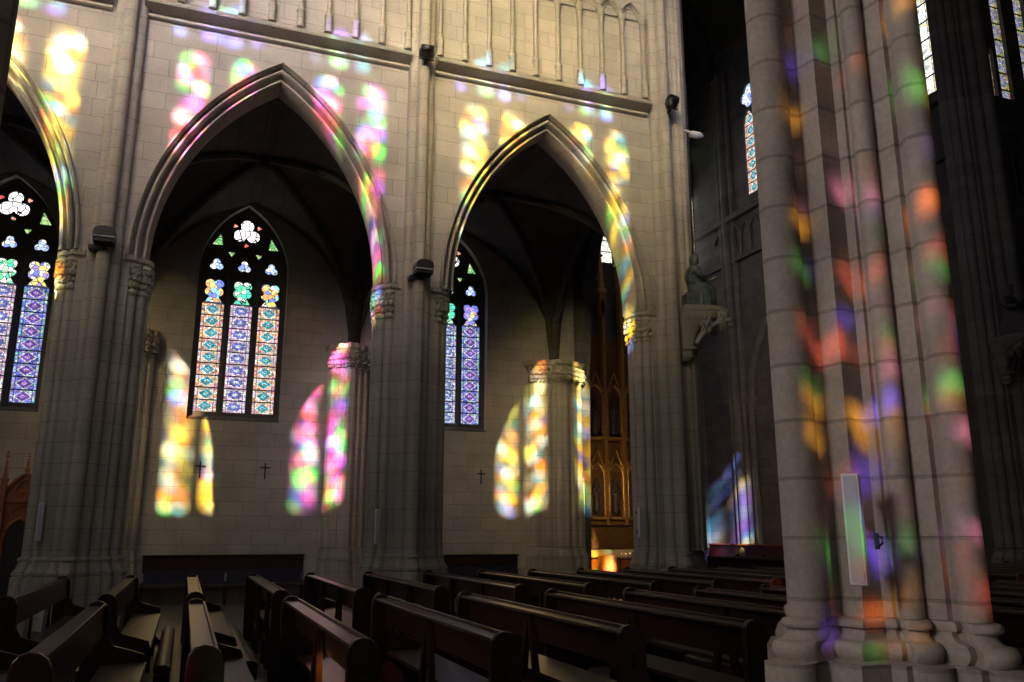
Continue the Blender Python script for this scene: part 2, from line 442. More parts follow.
def arcade_wall(name, bays, y0, y1, ztop, z_spring, a, h, x_start, x_end, mat, r=.27):
    """stone wall over pointed openings, both faces and the ends"""
    mb = MB(); n = 26
    for y in (y0, y1):
        x_prev = x_start
        for cx in bays:
            P = [(cx + x, z_spring + z) for x, z in pointed(a, h, r, n)]
            mb.quad_grid([[(x_prev, y, z_spring - .05), (x_prev, y, ztop)], [(P[0][0], y, z_spring - .05), (P[0][0], y, ztop)]], closed=False)
            mb.quad_grid([[(x, y, z), (x, y, ztop)] for x, z in P], closed=False)
            x_prev = P[-1][0]
        mb.quad_grid([[(x_prev, y, z_spring - .05), (x_prev, y, ztop)], [(x_end, y, z_spring - .05), (x_end, y, ztop)]], closed=False)
    mb.quad_grid([[(x_start, y0, ztop), (x_start, y1, ztop)], [(x_end, y0, ztop), (x_end, y1, ztop)]], closed=False)
    for x in (x_start, x_end):
        mb.quad_grid([[(x, y0, z_spring), (x, y1, z_spring)], [(x, y0, ztop), (x, y1, ztop)]], closed=False)
    return mb.build(name, mat, kind='structure')

# ------------------------------------------------------------------ setting
BAY = 5.40
AC = [-9.9, -4.42, 1.03, 6.60]                 # arch centres
PX = [-12.6, -7.18, -1.65, 3.77, 9.25]                # pier centres
A_, H_, ZS = 2.02, 3.78, 6.25
YN0, YN1, YNC = 15.0, 15.8, 15.4
YS0, YS1, YSC = 3.36, 4.16, 3.76
XW = -13.0; XE = 26.0; YA = 21.5; YSA = -2.74
XT0, XT1, YT = 10.2, 20.2, 29.8

MB().box(XW, XE, YSA - .3, YT + .3, -0.3, 0).build('floor', M['floor'], kind='structure')
wn = arcade_wall('wall_north', AC, YN0, YN1, 21.2, ZS, A_, H_, XW, 9.98, M['ashlar'])
ws = arcade_wall('wall_south', AC + [11.87], YS0, YS1, 11.3, ZS, A_, H_, XW, XE, M['ashlar'])

# piers of the far arcade
arcade_pier(PX[2], YNC, 'fluted stone pier with a slim white speaker, beside the carved wooden confessional', 11)
arcade_pier(PX[3], YNC, 'fluted stone pier between the two tall pointed arches', 37)
# crossing pier: broader on the transept side
CROSS = []
for p in PLAN:
    x, y = p
    CROSS.append((x * (1.06 if x > 0 else 1) , y))
t = arcade_pier(9.36, YNC, 'broad stone pier carrying the seated bronze figure on its bracket', 53, plan=CROSS, caps=False)
capital_side(-1, 9.36, YNC, False, t, 54)
mb = MB()
ex = path([(.20, -.40), (.30, -.52, .05), (.33, -.44), (.43, -.56, .05), (.46, -.46), (.58, -.52, .05), (.62, -.42), (.72, -.32, .05), (.76, -.24), (.76, .8), (.2, .8)])
ex = [(x * 1.0, y) for x, y in ex]
mb.quad_grid([[(9.36 + x, YNC + y, z) for x, y in ex] for z in (1.26, 21.2)])
mb.build('side_shaft', M['pier'], t)

arch_labels = ['pointed stone arch beyond the farthest pier', 'partly visible pointed arch spotted with yellow light at its springing',
               'tall pointed stone arch striped with pink and green light', 'pointed stone arch washed in yellow and white light']
for cx, lb in list(zip(AC, arch_labels))[1:]:
    archivolt(cx, A_, H_, ZS, YN0, YN1, lb)

# string course and blind arcade, bay by bay
for x0, x1, lb in ((-7.13 + .3, -1.72 - .27, 'moulded ledge over the arch nearest the confessional'), (-1.73 + .27, 3.77 - .27, 'moulded ledge running above the pink-lit arch'), (3.77 + .27, 9.28 - .25, 'moulded ledge above the yellow-lit arch')):
    t = thing('string_course', lb, 'ledge', (x0, YN0, 11), 'ledges along the nave wall')
    pr = [(15.02, 10.80), (14.96, 10.80), (14.92, 10.83), (14.93, 10.87), (14.985, 10.92), (14.88, 10.94), (14.79, 10.97), (14.72, 10.99), (14.70, 11.03), (14.72, 11.07), (14.80, 11.10), (14.99, 11.29), (15.02, 11.30)]
    MB().extrude(pr, 'x', x0, x1).build('ledge', M['pier'], t)

def blind_arcade(x_first, count, label):
    t = thing('blind_arcade', label, 'blind arcade', (x_first, YN0, 11.3), 'blind arcades above the ledge')
    p = .537
    for i in range(count):
        x = x_first + i * p; y = 14.89
        mb = MB()
        mb.lathe(x, y, [(.075, 11.2), (.078, 11.27), (.070, 11.29), (.066, 11.50), (.075, 11.52), (.085, 11.54), (.085, 11.57), (.07, 11.59), (.062, 11.61), (.05, 11.63), (.044, 11.66), (.044, 12.95), (.055, 12.97), (.05, 13.0), (.06, 13.06), (.085, 13.14), (.09, 13.2), (.085, 13.22)], 12)
        mb.box(x - .02, x + .02, y + .035, 15.02, 11.6, 13.2)
        mb.build('slender_shaft', M['pier'], t)
    for i in range(count - 1):
        xc = x_first + (i + .5) * p
        mb = MB()
        for rr, dd in ((.0, .045), (-.035, .03)):
            pts = [(xc + x, 14.93 + (0 if rr == 0 else .04), 13.22 + z) for x, z in pointed(p / 2, .42, rr, 9)]
            mb.tube(pts, .032 if rr == 0 else .02, 8)
        # inner trefoil cusps
        lo = lobes(xc, 13.30, .115, .095, 3, PI / 2, 30)
        mb.tube([(x, 14.965, z) for x, z in lo if z > 13.2][:1] + [(x, 14.965, z) for x, z in lo if z > 13.2], .018, 6)
        mb.build('cusped_arch', M['pier'], t)
    return t
blind_arcade(-1.72 + .27 + .04 + .02, 10, 'row of slender wall shafts above the pink-lit arch')
blind_arcade(4.12, 10, 'row of slender wall shafts ending in small cusped arches beside the crossing pier')
blind_arcade(-1.72 - .31 - .537 * 3, 4, 'short row of slender wall shafts above the confessional side arch')

# ------------------------------------------------------------------ north aisle
def window_shapes(cx, zb=4.53, zp=7.33, w=.262, gap=.69):
    L = []
    for k in (-1, 0, 1):
        x = cx + k * gap
        top = [(x + w, zp), (x + .19, zp + .04)]
        q = lobes(x, zp + .40, .118, .15, 4, PI / 4, 56)
        q = [p for p in q]
        # cut the rosette at its foot and walk it from right foot to left foot
        ang = lambda p: (math.atan2(p[1] - (zp + .40), p[0] - x) + PI / 2) % (2 * PI)
        q = sorted([p for p in q if .42 < ang(p) < 2 * PI - .42], key=ang)
        L.append(('lancet', k, [(x - w, zb), (x + w, zb)] + top + q + [(x - .19, zp + .04), (x - w, zp)]))
    E = []
    for k in (-1, 0, 1): E.append(('blue', lobes(cx + k * .68, zp + 1.02, .085, .085, 3, PI / 2, 30)))
    E.append(('white', lobes(cx, zp + 1.97, .165, .185, 3, PI / 2, 42)))
    for k in (-1, 1):
        x = cx + k * .66
        E.append(('lime', [(x - .13 + .04 * k, zp + 1.56), (x + .13 + .04 * k, zp + 1.56), (x - .03 * k, zp + 1.88)]))
        E.append(('lime', [(cx + k * .34 - .09, zp + 1.40), (cx + k * .34, zp + 1.27), (cx + k * .34 + .09, zp + 1.40)]))
        E.append(('red', lobes(cx + k * .30, zp + 2.13, .035, .03, 3, 0, 12)))
    E.append(('red', lobes(cx, zp + 1.62, .035, .03, 3, 0, 12)))
    return L, E

def fit_uv(me, x0, x1, z0, ph, axis=0):
    uv = me.uv_layers.new(name='UVMap')
    for lp in me.loops:
        v = me.vertices[lp.vertex_index].co
        uv.data[lp.index].uv = ((v[axis] - x0) / (x1 - x0), (v[2] - z0) / ph)

def pane(name, outline, y, mat, parent, axis='y', uvbox=None):
    bm = bmesh.new()
    f = bm.faces.new([bm.verts.new((p, y, q) if axis == 'y' else (y, p, q)) for p, q in outline])
    bmesh.ops.triangulate(bm, faces=[f])
    r = bmesh.ops.extrude_face_region(bm, geom=bm.faces[:])
    off = Vector((0, .012, 0)) if axis == 'y' else Vector((.012, 0, 0))
    for v in r['geom']:
        if isinstance(v, bmesh.types.BMVert): v.co += off
    me = bpy.data.meshes.new(name); bm.to_mesh(me); bm.free()
    if uvbox: fit_uv(me, *uvbox, axis=0 if axis == 'y' else 1)
    o = link(name, me, mat, parent, True)
    return o

def aisle_window(n, cx, y, mats, heads, desc):
    e = bpy.data.objects.new('window_%d' % n, None); C.objects.link(e); e.location = (cx, y, 4.4); e['kind'] = 'structure'
    L, E = window_shapes(cx)
    outer = opening(cx, 1.12, 4.42, 8.1, 1.85)
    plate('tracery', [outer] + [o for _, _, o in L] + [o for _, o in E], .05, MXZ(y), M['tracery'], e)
    mb = MB()
    for k in (-.345, .345): mb.tube([(cx + k, y - .07, 4.42), (cx + k, y - .07, 8.0)], .045, 8)
    mb.tube([(cx + x, y - .06, 8.1 + z) for x, z in pointed(1.08, 1.8, 0, 12)], .04, 8)
    mb.build('mullion', M['tracery'], e)
    MB().extrude([(y - .31, 4.30), (y - .31, 4.33), (y + .02, 4.47), (y + .02, 4.25), (y - .31, 4.25)], 'x', cx - 1.06, cx + 1.06).build('sill', M['tracery'], e)
    for (_, k, o), m, hd in zip(L, mats, heads):
        x = cx + k * .69
        body = [p for p in o if p[1] <= 7.34]; head = [p for p in o if p[1] >= 7.36]
        pane('lancet_pane', [(x - .262, 4.53), (x + .262, 4.53), (x + .262, 7.33), (x - .262, 7.33)], y, LT[m], e, uvbox=(x - .262, x + .262, 4.53, .311))
        pane('lancet_head', head, y + .002, HT[hd], e)
    for c, o in E: pane('eyelet', o, y, HT[c], e)
    return e
YG = YA + .32
aisle_window(1, .89, YG, 'ABA', ('orange', 'green', 'orange'), '')
aisle_window(2, .89 + 5.53, YG, ('Cc', 'D', 'Cc'), ('violet', 'green', 'violet'), '')
aisle_window(3, .89 - 5.35, YG, ('Cc', 'B', 'Cc'), ('violet', 'green', 'violet'), '')
# aisle wall with splayed openings
def rect(x0, x1, z0, z1): return [(x0, z0), (x1, z0), (x1, z1), (x0, z1)]
WC = (.89 - 5.35, .89, .89 + 5.53)
plate('wall_aisle', [rect(XW, 10.6, -.05, 11.4)] + [opening(c, 1.09, 4.3, 8.1, 1.87) for c in WC], .12, MXZ(YA + .12), M['ashlar'], kind='structure')
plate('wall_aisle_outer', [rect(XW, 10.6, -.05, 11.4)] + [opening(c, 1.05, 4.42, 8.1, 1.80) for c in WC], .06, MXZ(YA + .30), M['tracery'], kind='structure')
# wall plinth course
MB().extrude([(YA - .07, 0), (YA - .07, .95), (YA - .03, 1.02), (YA + .02, 1.04), (YA + .02, 0)], 'x', XW, 10.4).build('baseboard_north', M['ashlar'], kind='structure')

def respond(cx, w, label, seed, ztop=6.35, free_east=False):
    t = thing('wall_respond', label, 'half pier', (cx, YA, 0), 'half piers on the aisle wall')
    f = path([(0, -.62), (.12, -.52, .05), (.16, -.5), (.18, -.46), (.30, -.36, .05), (.34, -.34), (.36, -.30), (.48, -.2, .05), (.5, -.16), (.52, .02)])
    k = w / 1.04
    plan = [(x * k, y) for x, y in f]; plan = [(-x, y) for x, y in reversed(plan)] + plan[1:]
    if free_east: plan = [(x, y) for x, y in plan]
    MB().quad_grid([[(cx + x * s, YA + y * s, z) for x, y in plan] for z, s in BASEP]).build('base', M['pier'], t)
    MB().quad_grid([[(cx + x, YA + y, z) for x, y in plan] for z in (1.26, ztop - .3)]).build('shaft_bundle', M['pier'], t)
    mb = MB()
    ab = [(x * 1.15, y * 1.15) for x, y in plan]
    mb.quad_grid([[(cx + x * s, YA + y * s, z) for x, y in plan] for z, s in ((ztop - .62, 1.0), (ztop - .60, 1.05), (ztop - .57, 1.0), (ztop - .35, 1.0), (ztop - .15, 1.12), (ztop - .12, 1.2), (ztop, 1.2), (ztop + .01, 1.0))])
    for i, (x, y) in enumerate(plan[::3]):
        if y > -.05: continue
        foliage(mb, cx + x * 1.04, YA + y * 1.04, ztop - .60, .055, seed + i, 6)
    mb.build('capital', M['carved'], t)
    return t
respond(-1.45, .86, 'thin half pier on the aisle wall, behind the pier with the confessional', 3)
respond(3.66, 1.04, 'half pier on the aisle wall streaked with pink and green light', 23)
t = respond(9.55, 1.62, 'wide half pier glowing yellow beside the gilded altarpiece', 43, free_east=True)
MB().box(9.3, 10.4, YA - .1, YA + .5, 0, 6.3).build('return_wall', M['pier'], t)

# aisle vault: groined, with ribs
def vault_bay(x0, x1, y0, y1, zs, rise):
    mb = MB(); n = 22
    cx, cy, ax, ay = (x0 + x1) / 2, (y0 + y1) / 2, (x1 - x0) / 2, (y1 - y0) / 2
    def arch(t):                                   # t in -1..1 height of a pointed arch of unit half span
        R = (rise * rise + 1) / 2 if False else None
        a, h = 1.0, 1.5; R = (h * h + a * a) / (2 * a); c = R - a
        return math.sqrt(max(R * R - (abs(t) + c) ** 2, 0)) / h * rise
    rows = []
    for i in range(n + 1):
        u = -1 + 2 * i / n; row = []
        for j in range(n + 1):
            v = -1 + 2 * j / n
            row.append((cx + u * ax, cy + v * ay, zs + max(arch(u), arch(v))))
        rows.append(row)
    mb.quad_grid(rows, closed=False)
    for s in (1, -1):
        pts = [(cx + u * ax, cy + s * u * ay, zs + arch(u) - .03) for u in [-1 + 2 * i / 24 for i in range(25)]]
        mb.tube(pts, .10, 8)
    for x in (x0, x1):
        mb.tube([(x, cy + v * ay, zs + arch(v) - .04) for v in [-1 + 2 * i / 24 for i in range(25)]], .16, 8)
    mb.ball((cx, cy, zs + rise - .1), .2, 2)
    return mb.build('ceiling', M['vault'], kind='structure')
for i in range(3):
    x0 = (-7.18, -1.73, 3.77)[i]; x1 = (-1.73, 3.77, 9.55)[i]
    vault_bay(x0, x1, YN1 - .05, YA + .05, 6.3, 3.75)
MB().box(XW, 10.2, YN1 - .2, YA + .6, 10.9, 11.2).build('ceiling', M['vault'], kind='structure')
WW = [opening(.5 + k, .8, 4.6, 8.2, .9, 8) for k in (0,)] + [opening(9.6 + k * 1.9, .8, 10.5, 16.5, 1.0, 8) for k in (-1, 0, 1)]
plate('wall_west', [rect(YSA - .3, YT, -.1, 28.2)] + WW, .15, MYZ(XW - .15), M['ashlar'], kind='structure')
e = bpy.data.objects.new('window_8', None); C.objects.link(e); e.location = (XW, 5, 4.6); e['kind'] = 'structure'  # unseen west windows, added to light the piers from the side
for o in WW: pane('pane', o, XW - .15, HT['white'], e, 'x')

# ------------------------------------------------------------------ south side (behind the visitor), whose windows let the sun in
kx, mz = .49, .55
def clerestory_shapes(cx, z0=11.85, z1=16.2):
    out = []
    for dx in (-1.66, -.78, .78, 1.66): out.append(opening(cx + dx, .27, z0, z1, .32, 6))
    for k, dx in enumerate((-1.97, -1.40, -1.02, -.59, .50, .95, 1.41)): out.append(lobes(cx + dx, 16.86 + .05 * (k % 2), (.07, .125, .11, .08)[k % 4], (.05, .09, .07, .05)[k % 4], 3, PI / 2, 18))
    for dx in (-1.44, -1.0, .95, 1.38): out.append(lobes(cx + dx, 17.42, .12, .09, 4, 0, 20))
    return out
CW = [(-4.43 - BAY + .03, 'yellow'), (-4.43 + .05, 'pink'), (.97 + .10, 'yellow'), (6.78, 'violet')]
YP = (1, .80, .22)
SG = dict(
    yellow=sun_glass('sun_glass_yellow', [(1, .78, .15), (1, .90, .38), (.25, .80, .95), (.95, .55, .08), (1, 1, .75), (.40, .95, .35), (.95, .78, .25), (.45, .55, 1), (.9, .40, .22), (1, .85, .3), (.8, .85, .8), (.45, .35, .12)], 5.0, .85, .75),
    pink=sun_glass('sun_glass_pink', [(.95, .13, .22), (1, .42, .70), (.18, .95, .25), (.72, .28, 1), (1, .22, .45), (1, .8, .75), (.28, .42, 1), (1, .32, .20), (.4, 1, .45), (.9, .35, .9), (.75, .75, .9), (.4, .1, .2)], 5.0, .85, .75),
    violet=sun_glass('sun_glass_violet', [(.5, .55, 1), (.75, .85, 1), (1, .35, .4), (.6, .4, 1), (1, .9, .6), (.2, .2, .5), (.4, .8, 1), (.9, .6, 1)], 2.4, .9),
    tracery=sun_glass('sun_glass_tracery', [(.35, .45, 1), (.4, .9, 1), (.55, .4, 1), (.5, .6, 1), (.6, 1, .6)], 4, .85),
)
outl = [rect(XW, XE, 11.2, 28.2)]
for cx, c in CW: outl += clerestory_shapes(cx, 14.0 if c == 'violet' else 11.85)
plate('wall_south_clerestory', outl, .05, MXZ(YSC), M['ashlar'], kind='structure')
for i, (cx, c) in enumerate(CW):
    e = bpy.data.objects.new('window_%d' % (10 + i), None); C.objects.link(e); e.location = (cx, YSC, 11.8); e['kind'] = 'structure'
    for o in clerestory_shapes(cx, 14.0 if c == 'violet' else 11.85): pane('pane', o, YSC, SG['tracery' if o[0][1] > 16.7 else c], e)
SG['low'] = sun_glass('sun_glass_aisle', [(.04, .04, .05), (.9, .42, .14), (.06, .05, .05), (.36, .28, .9), (.12, .10, .10), (.22, .16, .13), (.05, .05, .05), (.9, .62, .18), (.22, .19, .34), (.08, .07, .07), (.30, .62, .25), (.16, .13, .18), (.10, .09, .08), (.8, .33, .25), (.26, .2, .2), (.7, .4, .55), (.05, .05, .05), (.15, .12, .12), (.05, .04, .06), (.10, .08, .08)], 6.8, .46, .55)
def south_openings(cx):
    return [opening(cx + k * .69, .29, 4.4, 8.0, .35, 6) for k in (-1, 0, 1)] + [lobes(cx, 9.05, .2, .2, 3, PI / 2, 24)]
SW = (-4.43, .97, 6.42)
outl = [rect(XW, XE, -.05, 10.8)]
for cx in SW: outl += south_openings(cx)
plate('wall_south_aisle', outl, .05, MXZ(YSA), M['ashlar'], kind='structure')
for i, cx in enumerate(SW):
    e = bpy.data.objects.new('window_%d' % (20 + i), None); C.objects.link(e); e.location = (cx, YSA, 4.4); e['kind'] = 'structure'
    for o in south_openings(cx): pane('pane', o, YSA, SG['low'], e)
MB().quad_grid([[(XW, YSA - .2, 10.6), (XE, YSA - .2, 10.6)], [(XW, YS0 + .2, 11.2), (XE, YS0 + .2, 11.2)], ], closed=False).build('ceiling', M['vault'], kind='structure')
for cx in AC[1:] + [11.87]:
    archivolt(cx, A_, H_, ZS, YS0, YS1, {0: 'x'}.get(cx, 'pointed arch of the near arcade, above the visitor, bay %s' % ('west', 'entrance', 'middle', 'east')[([*AC[1:], 11.87]).index(cx)]), 'arches of the near arcade')

# nave and transept vaults, under a flat slab added against stray sun
def barrel(name, x0, x1, y0, y1, along, zs, rise):
    n = 16; rows = []
    w = (y1 - y0) / 2 if along == 'x' else (x1 - x0) / 2
    c = (y0 + y1) / 2 if along == 'x' else (x0 + x1) / 2
    prof = [(c + x, zs + z) for x, z in pointed(w, rise, 0, n)]
    if along == 'x': rows = [[(x, p, z) for p, z in prof] for x in (x0, x1)]
    else: rows = [[(p, y, z) for p, z in prof] for y in (y0, y1)]
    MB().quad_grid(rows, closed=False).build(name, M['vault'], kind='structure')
MB().box(XW - .3, XE + .3, YSC - .1, YT + .3, 28.0, 28.3).build('added_sun_slab', M['vault'], kind='structure')  # unseen flat slab, added to keep the sun out of the crossing
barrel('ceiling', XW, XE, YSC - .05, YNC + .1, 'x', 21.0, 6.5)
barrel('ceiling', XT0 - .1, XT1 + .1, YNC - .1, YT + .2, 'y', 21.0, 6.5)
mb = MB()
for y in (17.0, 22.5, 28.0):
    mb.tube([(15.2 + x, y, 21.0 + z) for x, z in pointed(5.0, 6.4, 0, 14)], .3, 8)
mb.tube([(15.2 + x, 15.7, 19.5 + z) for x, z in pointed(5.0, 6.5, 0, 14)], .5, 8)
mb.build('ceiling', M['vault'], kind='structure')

# ------------------------------------------------------------------ transept
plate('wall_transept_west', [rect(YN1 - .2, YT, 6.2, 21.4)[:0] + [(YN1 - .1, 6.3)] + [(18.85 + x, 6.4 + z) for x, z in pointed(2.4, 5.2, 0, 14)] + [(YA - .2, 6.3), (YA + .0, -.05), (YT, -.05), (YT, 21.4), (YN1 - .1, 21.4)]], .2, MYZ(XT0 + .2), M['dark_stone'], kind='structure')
NW = [14.75 + .79 * i for i in range(7)]
nl = [(rect(x - .27, x + .27, 12.75, 16.2)) for x in NW]
def lance(x, w, z0, z1, h): return opening(x, w, z0, z1, h, 6)
NL = [lance(x - .0, .28, 12.75, 16.2, .45) for x in (12.95, 13.74, 14.95, 15.72, 17.1, 17.9, 19.0, 19.88)]
NR = [lobes(x, 17.7, .2, .2, 3, PI / 2, 24) for x in (13.35, 15.35, 17.5, 19.4)] + [lobes(19.92, 18.35, .12, .1, 4, 0, 20), lobes(19.95, 17.15, .08, .07, 3, 0, 18)]
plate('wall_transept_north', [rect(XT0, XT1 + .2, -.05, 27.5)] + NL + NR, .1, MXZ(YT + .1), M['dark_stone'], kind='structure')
e = bpy.data.objects.new('window_4', None); C.objects.link(e); e.location = (16, YT, 12.7); e['kind'] = 'structure'
for i, o in enumerate(NL):
    xs = [p[0] for p in o]; pane('lancet_pane', o, YT + .05, LT['E'], e, uvbox=(min(xs), max(xs), 12.75, .5))
for i, o in enumerate(NR): pane('eyelet', o, YT + .05, HT[('blue', 'white', 'lime', 'lime', 'lime', 'red')[i]], e)
# east wall of the transept, with two windows
EL = [lance(25.60, .34, 14.95, 17.9, .7), lance(17.2, .55, 14.7, 19.2, .8), lance(18.9, .42, 14.7, 19.2, .8)]
ER = [lobes(25.5, 19.2, .26, .26, 4, 0, 28)]
plate('wall_transept_east', [rect(YN1 - .1, YT + .1, -.05, 27.5)] + EL + ER, .12, MYZ(XT1 + .12), M['dark_stone'], kind='structure')
e = bpy.data.objects.new('window_5', None); C.objects.link(e); e.location = (XT1, 25.6, 14.9); e['kind'] = 'structure'
pane('lancet_pane', EL[0], XT1 + .08, LT['A'], e, 'x', (25.26, 25.94, 14.95, .5)); pane('eyelet', ER[0], XT1 + .08, HT['blue'], e, 'x')
e = bpy.data.objects.new('window_6', None); C.objects.link(e); e.location = (XT1, 18, 14.6); e['kind'] = 'structure'
for o in EL[1:]:
    ys = [p[0] for p in o]; pane('lancet_pane', o, XT1 + .08, LT['E'], e, 'x', (min(ys), max(ys), 14.7, .62))

def wall_shafts(ys, z0, z1, r, label):
    t = thing('wall_shaft_cluster', label, 'wall shafts', (XT1, sum(ys) / len(ys), 0), 'wall shafts of the transept')
    for y, rr in zip(ys, r):
        mb = MB(); mb.lathe(XT1 - rr * .4, y, [(rr * 1.5, 0), (rr * 1.5, .9), (rr * 1.3, 1.0), (rr, 1.15), (rr, z1)], 12)
        mb.build('slender_shaft', M['dark_pier'], t)
    return t
t = wall_shafts([27.75, 27.35, 26.95], 0, 21, (.12, .2, .12), 'cluster of tall shafts rising beside the violet light patch')
t = wall_shafts([24.2, 23.8], 0, 21, (.12, .2), 'tall shafts just behind the great foreground pier')
# blind arch with capital on the east wall
t = thing('blind_arch', 'dark blind wall arch on small capital behind the foreground pier', 'blind arch', (XT1, 25.2, 0))
MB().tube([(XT1 - .05, 24.7 + x, 6.7 + z) for x, z in pointed(1.75, 3.2, 0, 14)], .13, 8).build('moulding', M['dark_pier'], t)
for y in (26.45, 22.95):
    mb = MB(); mb.lathe(XT1 - .1, y, [(.2, 0), (.2, 1.0), (.14, 1.1), (.14, 6.1), (.18, 6.15), (.15, 6.2), (.26, 6.6), (.30, 6.62), (.30, 6.75)], 12); foliage(mb, XT1 - .1, y, 6.15, .16, 91)
    mb.build('column', M['dark_pier'], t)
# ledge and panelled parapet under the high window
MB().box(XT1 - .25, XT1 + .05, 16.5, YT, 14.2, 14.45).build('trim_1', M['dark_stone'], kind='structure')
MB().box(XT1 - .15, XT1 + .05, 16.5, YT, 12.4, 12.55).build('trim_2', M['dark_stone'], kind='structure')
t = thing('parapet_arcade', 'row of small blind arches below the high transept window', 'blind arcade', (XT1, 25, 12.5))
for i in range(9):
    y = 23.2 + i * .6
    MB().tube([(XT1 - .06, y + x, 13.5 + z) for x, z in pointed(.28, .45, 0, 6)], .05, 6).build('small_arch', M['dark_pier'], t)
    MB().tube([(XT1 - .06, y - .3, 12.5), (XT1 - .06, y - .3, 13.5)], .05, 6).build('small_shaft', M['dark_pier'], t)
MB().box(XT0, XT1, YT - .2, YT + .1, 11.9, 12.3).build('trim_3', M['dark_stone'], kind='structure')

# choir side: great pier and the wall beyond
BIG = [(x * 1.25, y * 1.1) for x, y in PLAN]
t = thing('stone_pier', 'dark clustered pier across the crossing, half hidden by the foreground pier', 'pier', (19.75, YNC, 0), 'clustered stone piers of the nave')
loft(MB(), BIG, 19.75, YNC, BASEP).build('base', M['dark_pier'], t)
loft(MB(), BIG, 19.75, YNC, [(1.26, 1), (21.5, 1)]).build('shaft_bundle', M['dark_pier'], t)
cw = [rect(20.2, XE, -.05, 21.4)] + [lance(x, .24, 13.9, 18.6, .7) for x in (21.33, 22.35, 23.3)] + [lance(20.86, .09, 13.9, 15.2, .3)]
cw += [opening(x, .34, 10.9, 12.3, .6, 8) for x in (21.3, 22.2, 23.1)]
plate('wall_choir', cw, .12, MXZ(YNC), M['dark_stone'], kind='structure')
MB().box(20.2, XE, 15.25, 15.6, 10.45, 10.7).build('trim_4', M['dark_stone'], kind='structure')
MB().box(20.2, XE, 15.3, 15.6, 13.2, 13.45).build('trim_5', M['dark_stone'], kind='structure')
e = bpy.data.objects.new('window_7', None); C.objects.link(e); e.location = (21.9, YNC, 13.7); e['kind'] = 'structure'
for i, o in enumerate(cw[1:5]):
    xs = [p[0] for p in o]; pane('lancet_pane', o, YNC, LT['F'], e, uvbox=(min(xs), max(xs), 13.7, .55))
t = thing('triforium_screen', 'dark two-light opening with tracery high beside the far choir pier', 'triforium opening', (22.2, 15.4, 10.8))
for x in (21.3, 22.2, 23.1):
    mb = MB()
    mb.tube([(x - .4, 15.42, 10.8)] + [(x + p, 15.42, 12.3 + q) for p, q in pointed(.4, .75, 0, 8)] + [(x + .4, 15.42, 10.8)], .06, 8)
    mb.tube([(x, 15.42, 10.8), (x, 15.42, 12.2)], .04, 8)
    for s in (-.2, .2): mb.tube([(x + s + p, 15.42, 12.1 + q) for p, q in pointed(.2, .3, 0, 5)], .03, 6)
    mb.tube([(p, 15.42, q) for p, q in lobes(x, 12.55, .09, .09, 4, 0, 20)], .025, 6)
    mb.build('tracery', M['dark_pier'], t)
MB().box(20.2, XE, 15.72, 16.0, 10, 13).build('choir_opening_shade', M['black'], kind='structure')  # black backing: the shade inside the openings is put into its colour
MB().box(XE, XE + .3, YSA - .3, 16.2, -.1, 28.2).build('wall_east', M['dark_stone'], kind='structure')

# ------------------------------------------------------------------ near piers
near_tok = [(-.20, .175), (0, 0, .115), (.035, .035), (.109, .008), (.109, -.162), (.293, -.162), (.293, -.235), (.325, -.235), (.325, -.262), (.425, -.362, .09), (.45, -.345), (.45, -.365), (.42, -.375), (.42, -.520), (.465, -.525), (.45, -.56),
            (.585, -.695, .115), (.61, -.66), (.80, -.46), (.80, -.36), (.92, -.24), (1.12, -.10), (1.16, -.06)]
vis = path(near_tok[:1] + near_tok[1:])
vc = (.56, .077)
refl = [(2 * vc[0] - x, 2 * vc[1] - y) for x, y in vis]
ring = [((x - vc[0]) * .825, (y - vc[1]) * .825) for x, y in vis + refl]
ca, sa = math.cos(math.radians(8)), math.sin(math.radians(8))
NEARP = [(x * ca - y * sa, x * sa + y * ca) for x, y in ring]
NBASE = [(0, 1.45), (.60, 1.45), (.66, 1.38), (.80, 1.34), (.955, 1.335), (.965, 1.17), (.975, 1.19), (.99, 1.215), (1.01, 1.23), (1.03, 1.225), (1.05, 1.20), (1.06, 1.16), (1.062, 1.11), (1.08, 1.06), (1.10, 1.035), (1.118, 1.03), (1.12, 1.085), (1.135, 1.10), (1.155, 1.09), (1.165, 1.06), (1.168, 1.0)]
def near_pier(cx, cy, label, top):
    t = thing('stone_pier', label, 'pier', (cx, cy, 0), 'clustered stone piers of the nave')
    off = lambda x, y, q: 1 + (q - 1) * .52 / max(math.hypot(x, y), .05)
    MB().quad_grid([[(cx + x * off(x, y, q), cy + y * off(x, y, q), z) for x, y in NEARP] for z, q in NBASE]).build('base', M['near_pier'], t, smooth=30)
    loft(MB(), NEARP, cx, cy, [(1.17, 1), (top, 1)]).build('shaft_bundle', M['near_pier'], t, smooth=30)
    return t
near_pier(3.68, 3.825, 'huge foreground stone pier dappled with orange, violet and green light', 11.5)
near_pier(-1.53, 3.80, 'unlit near pier cutting the upper corner of the view', 11.5)

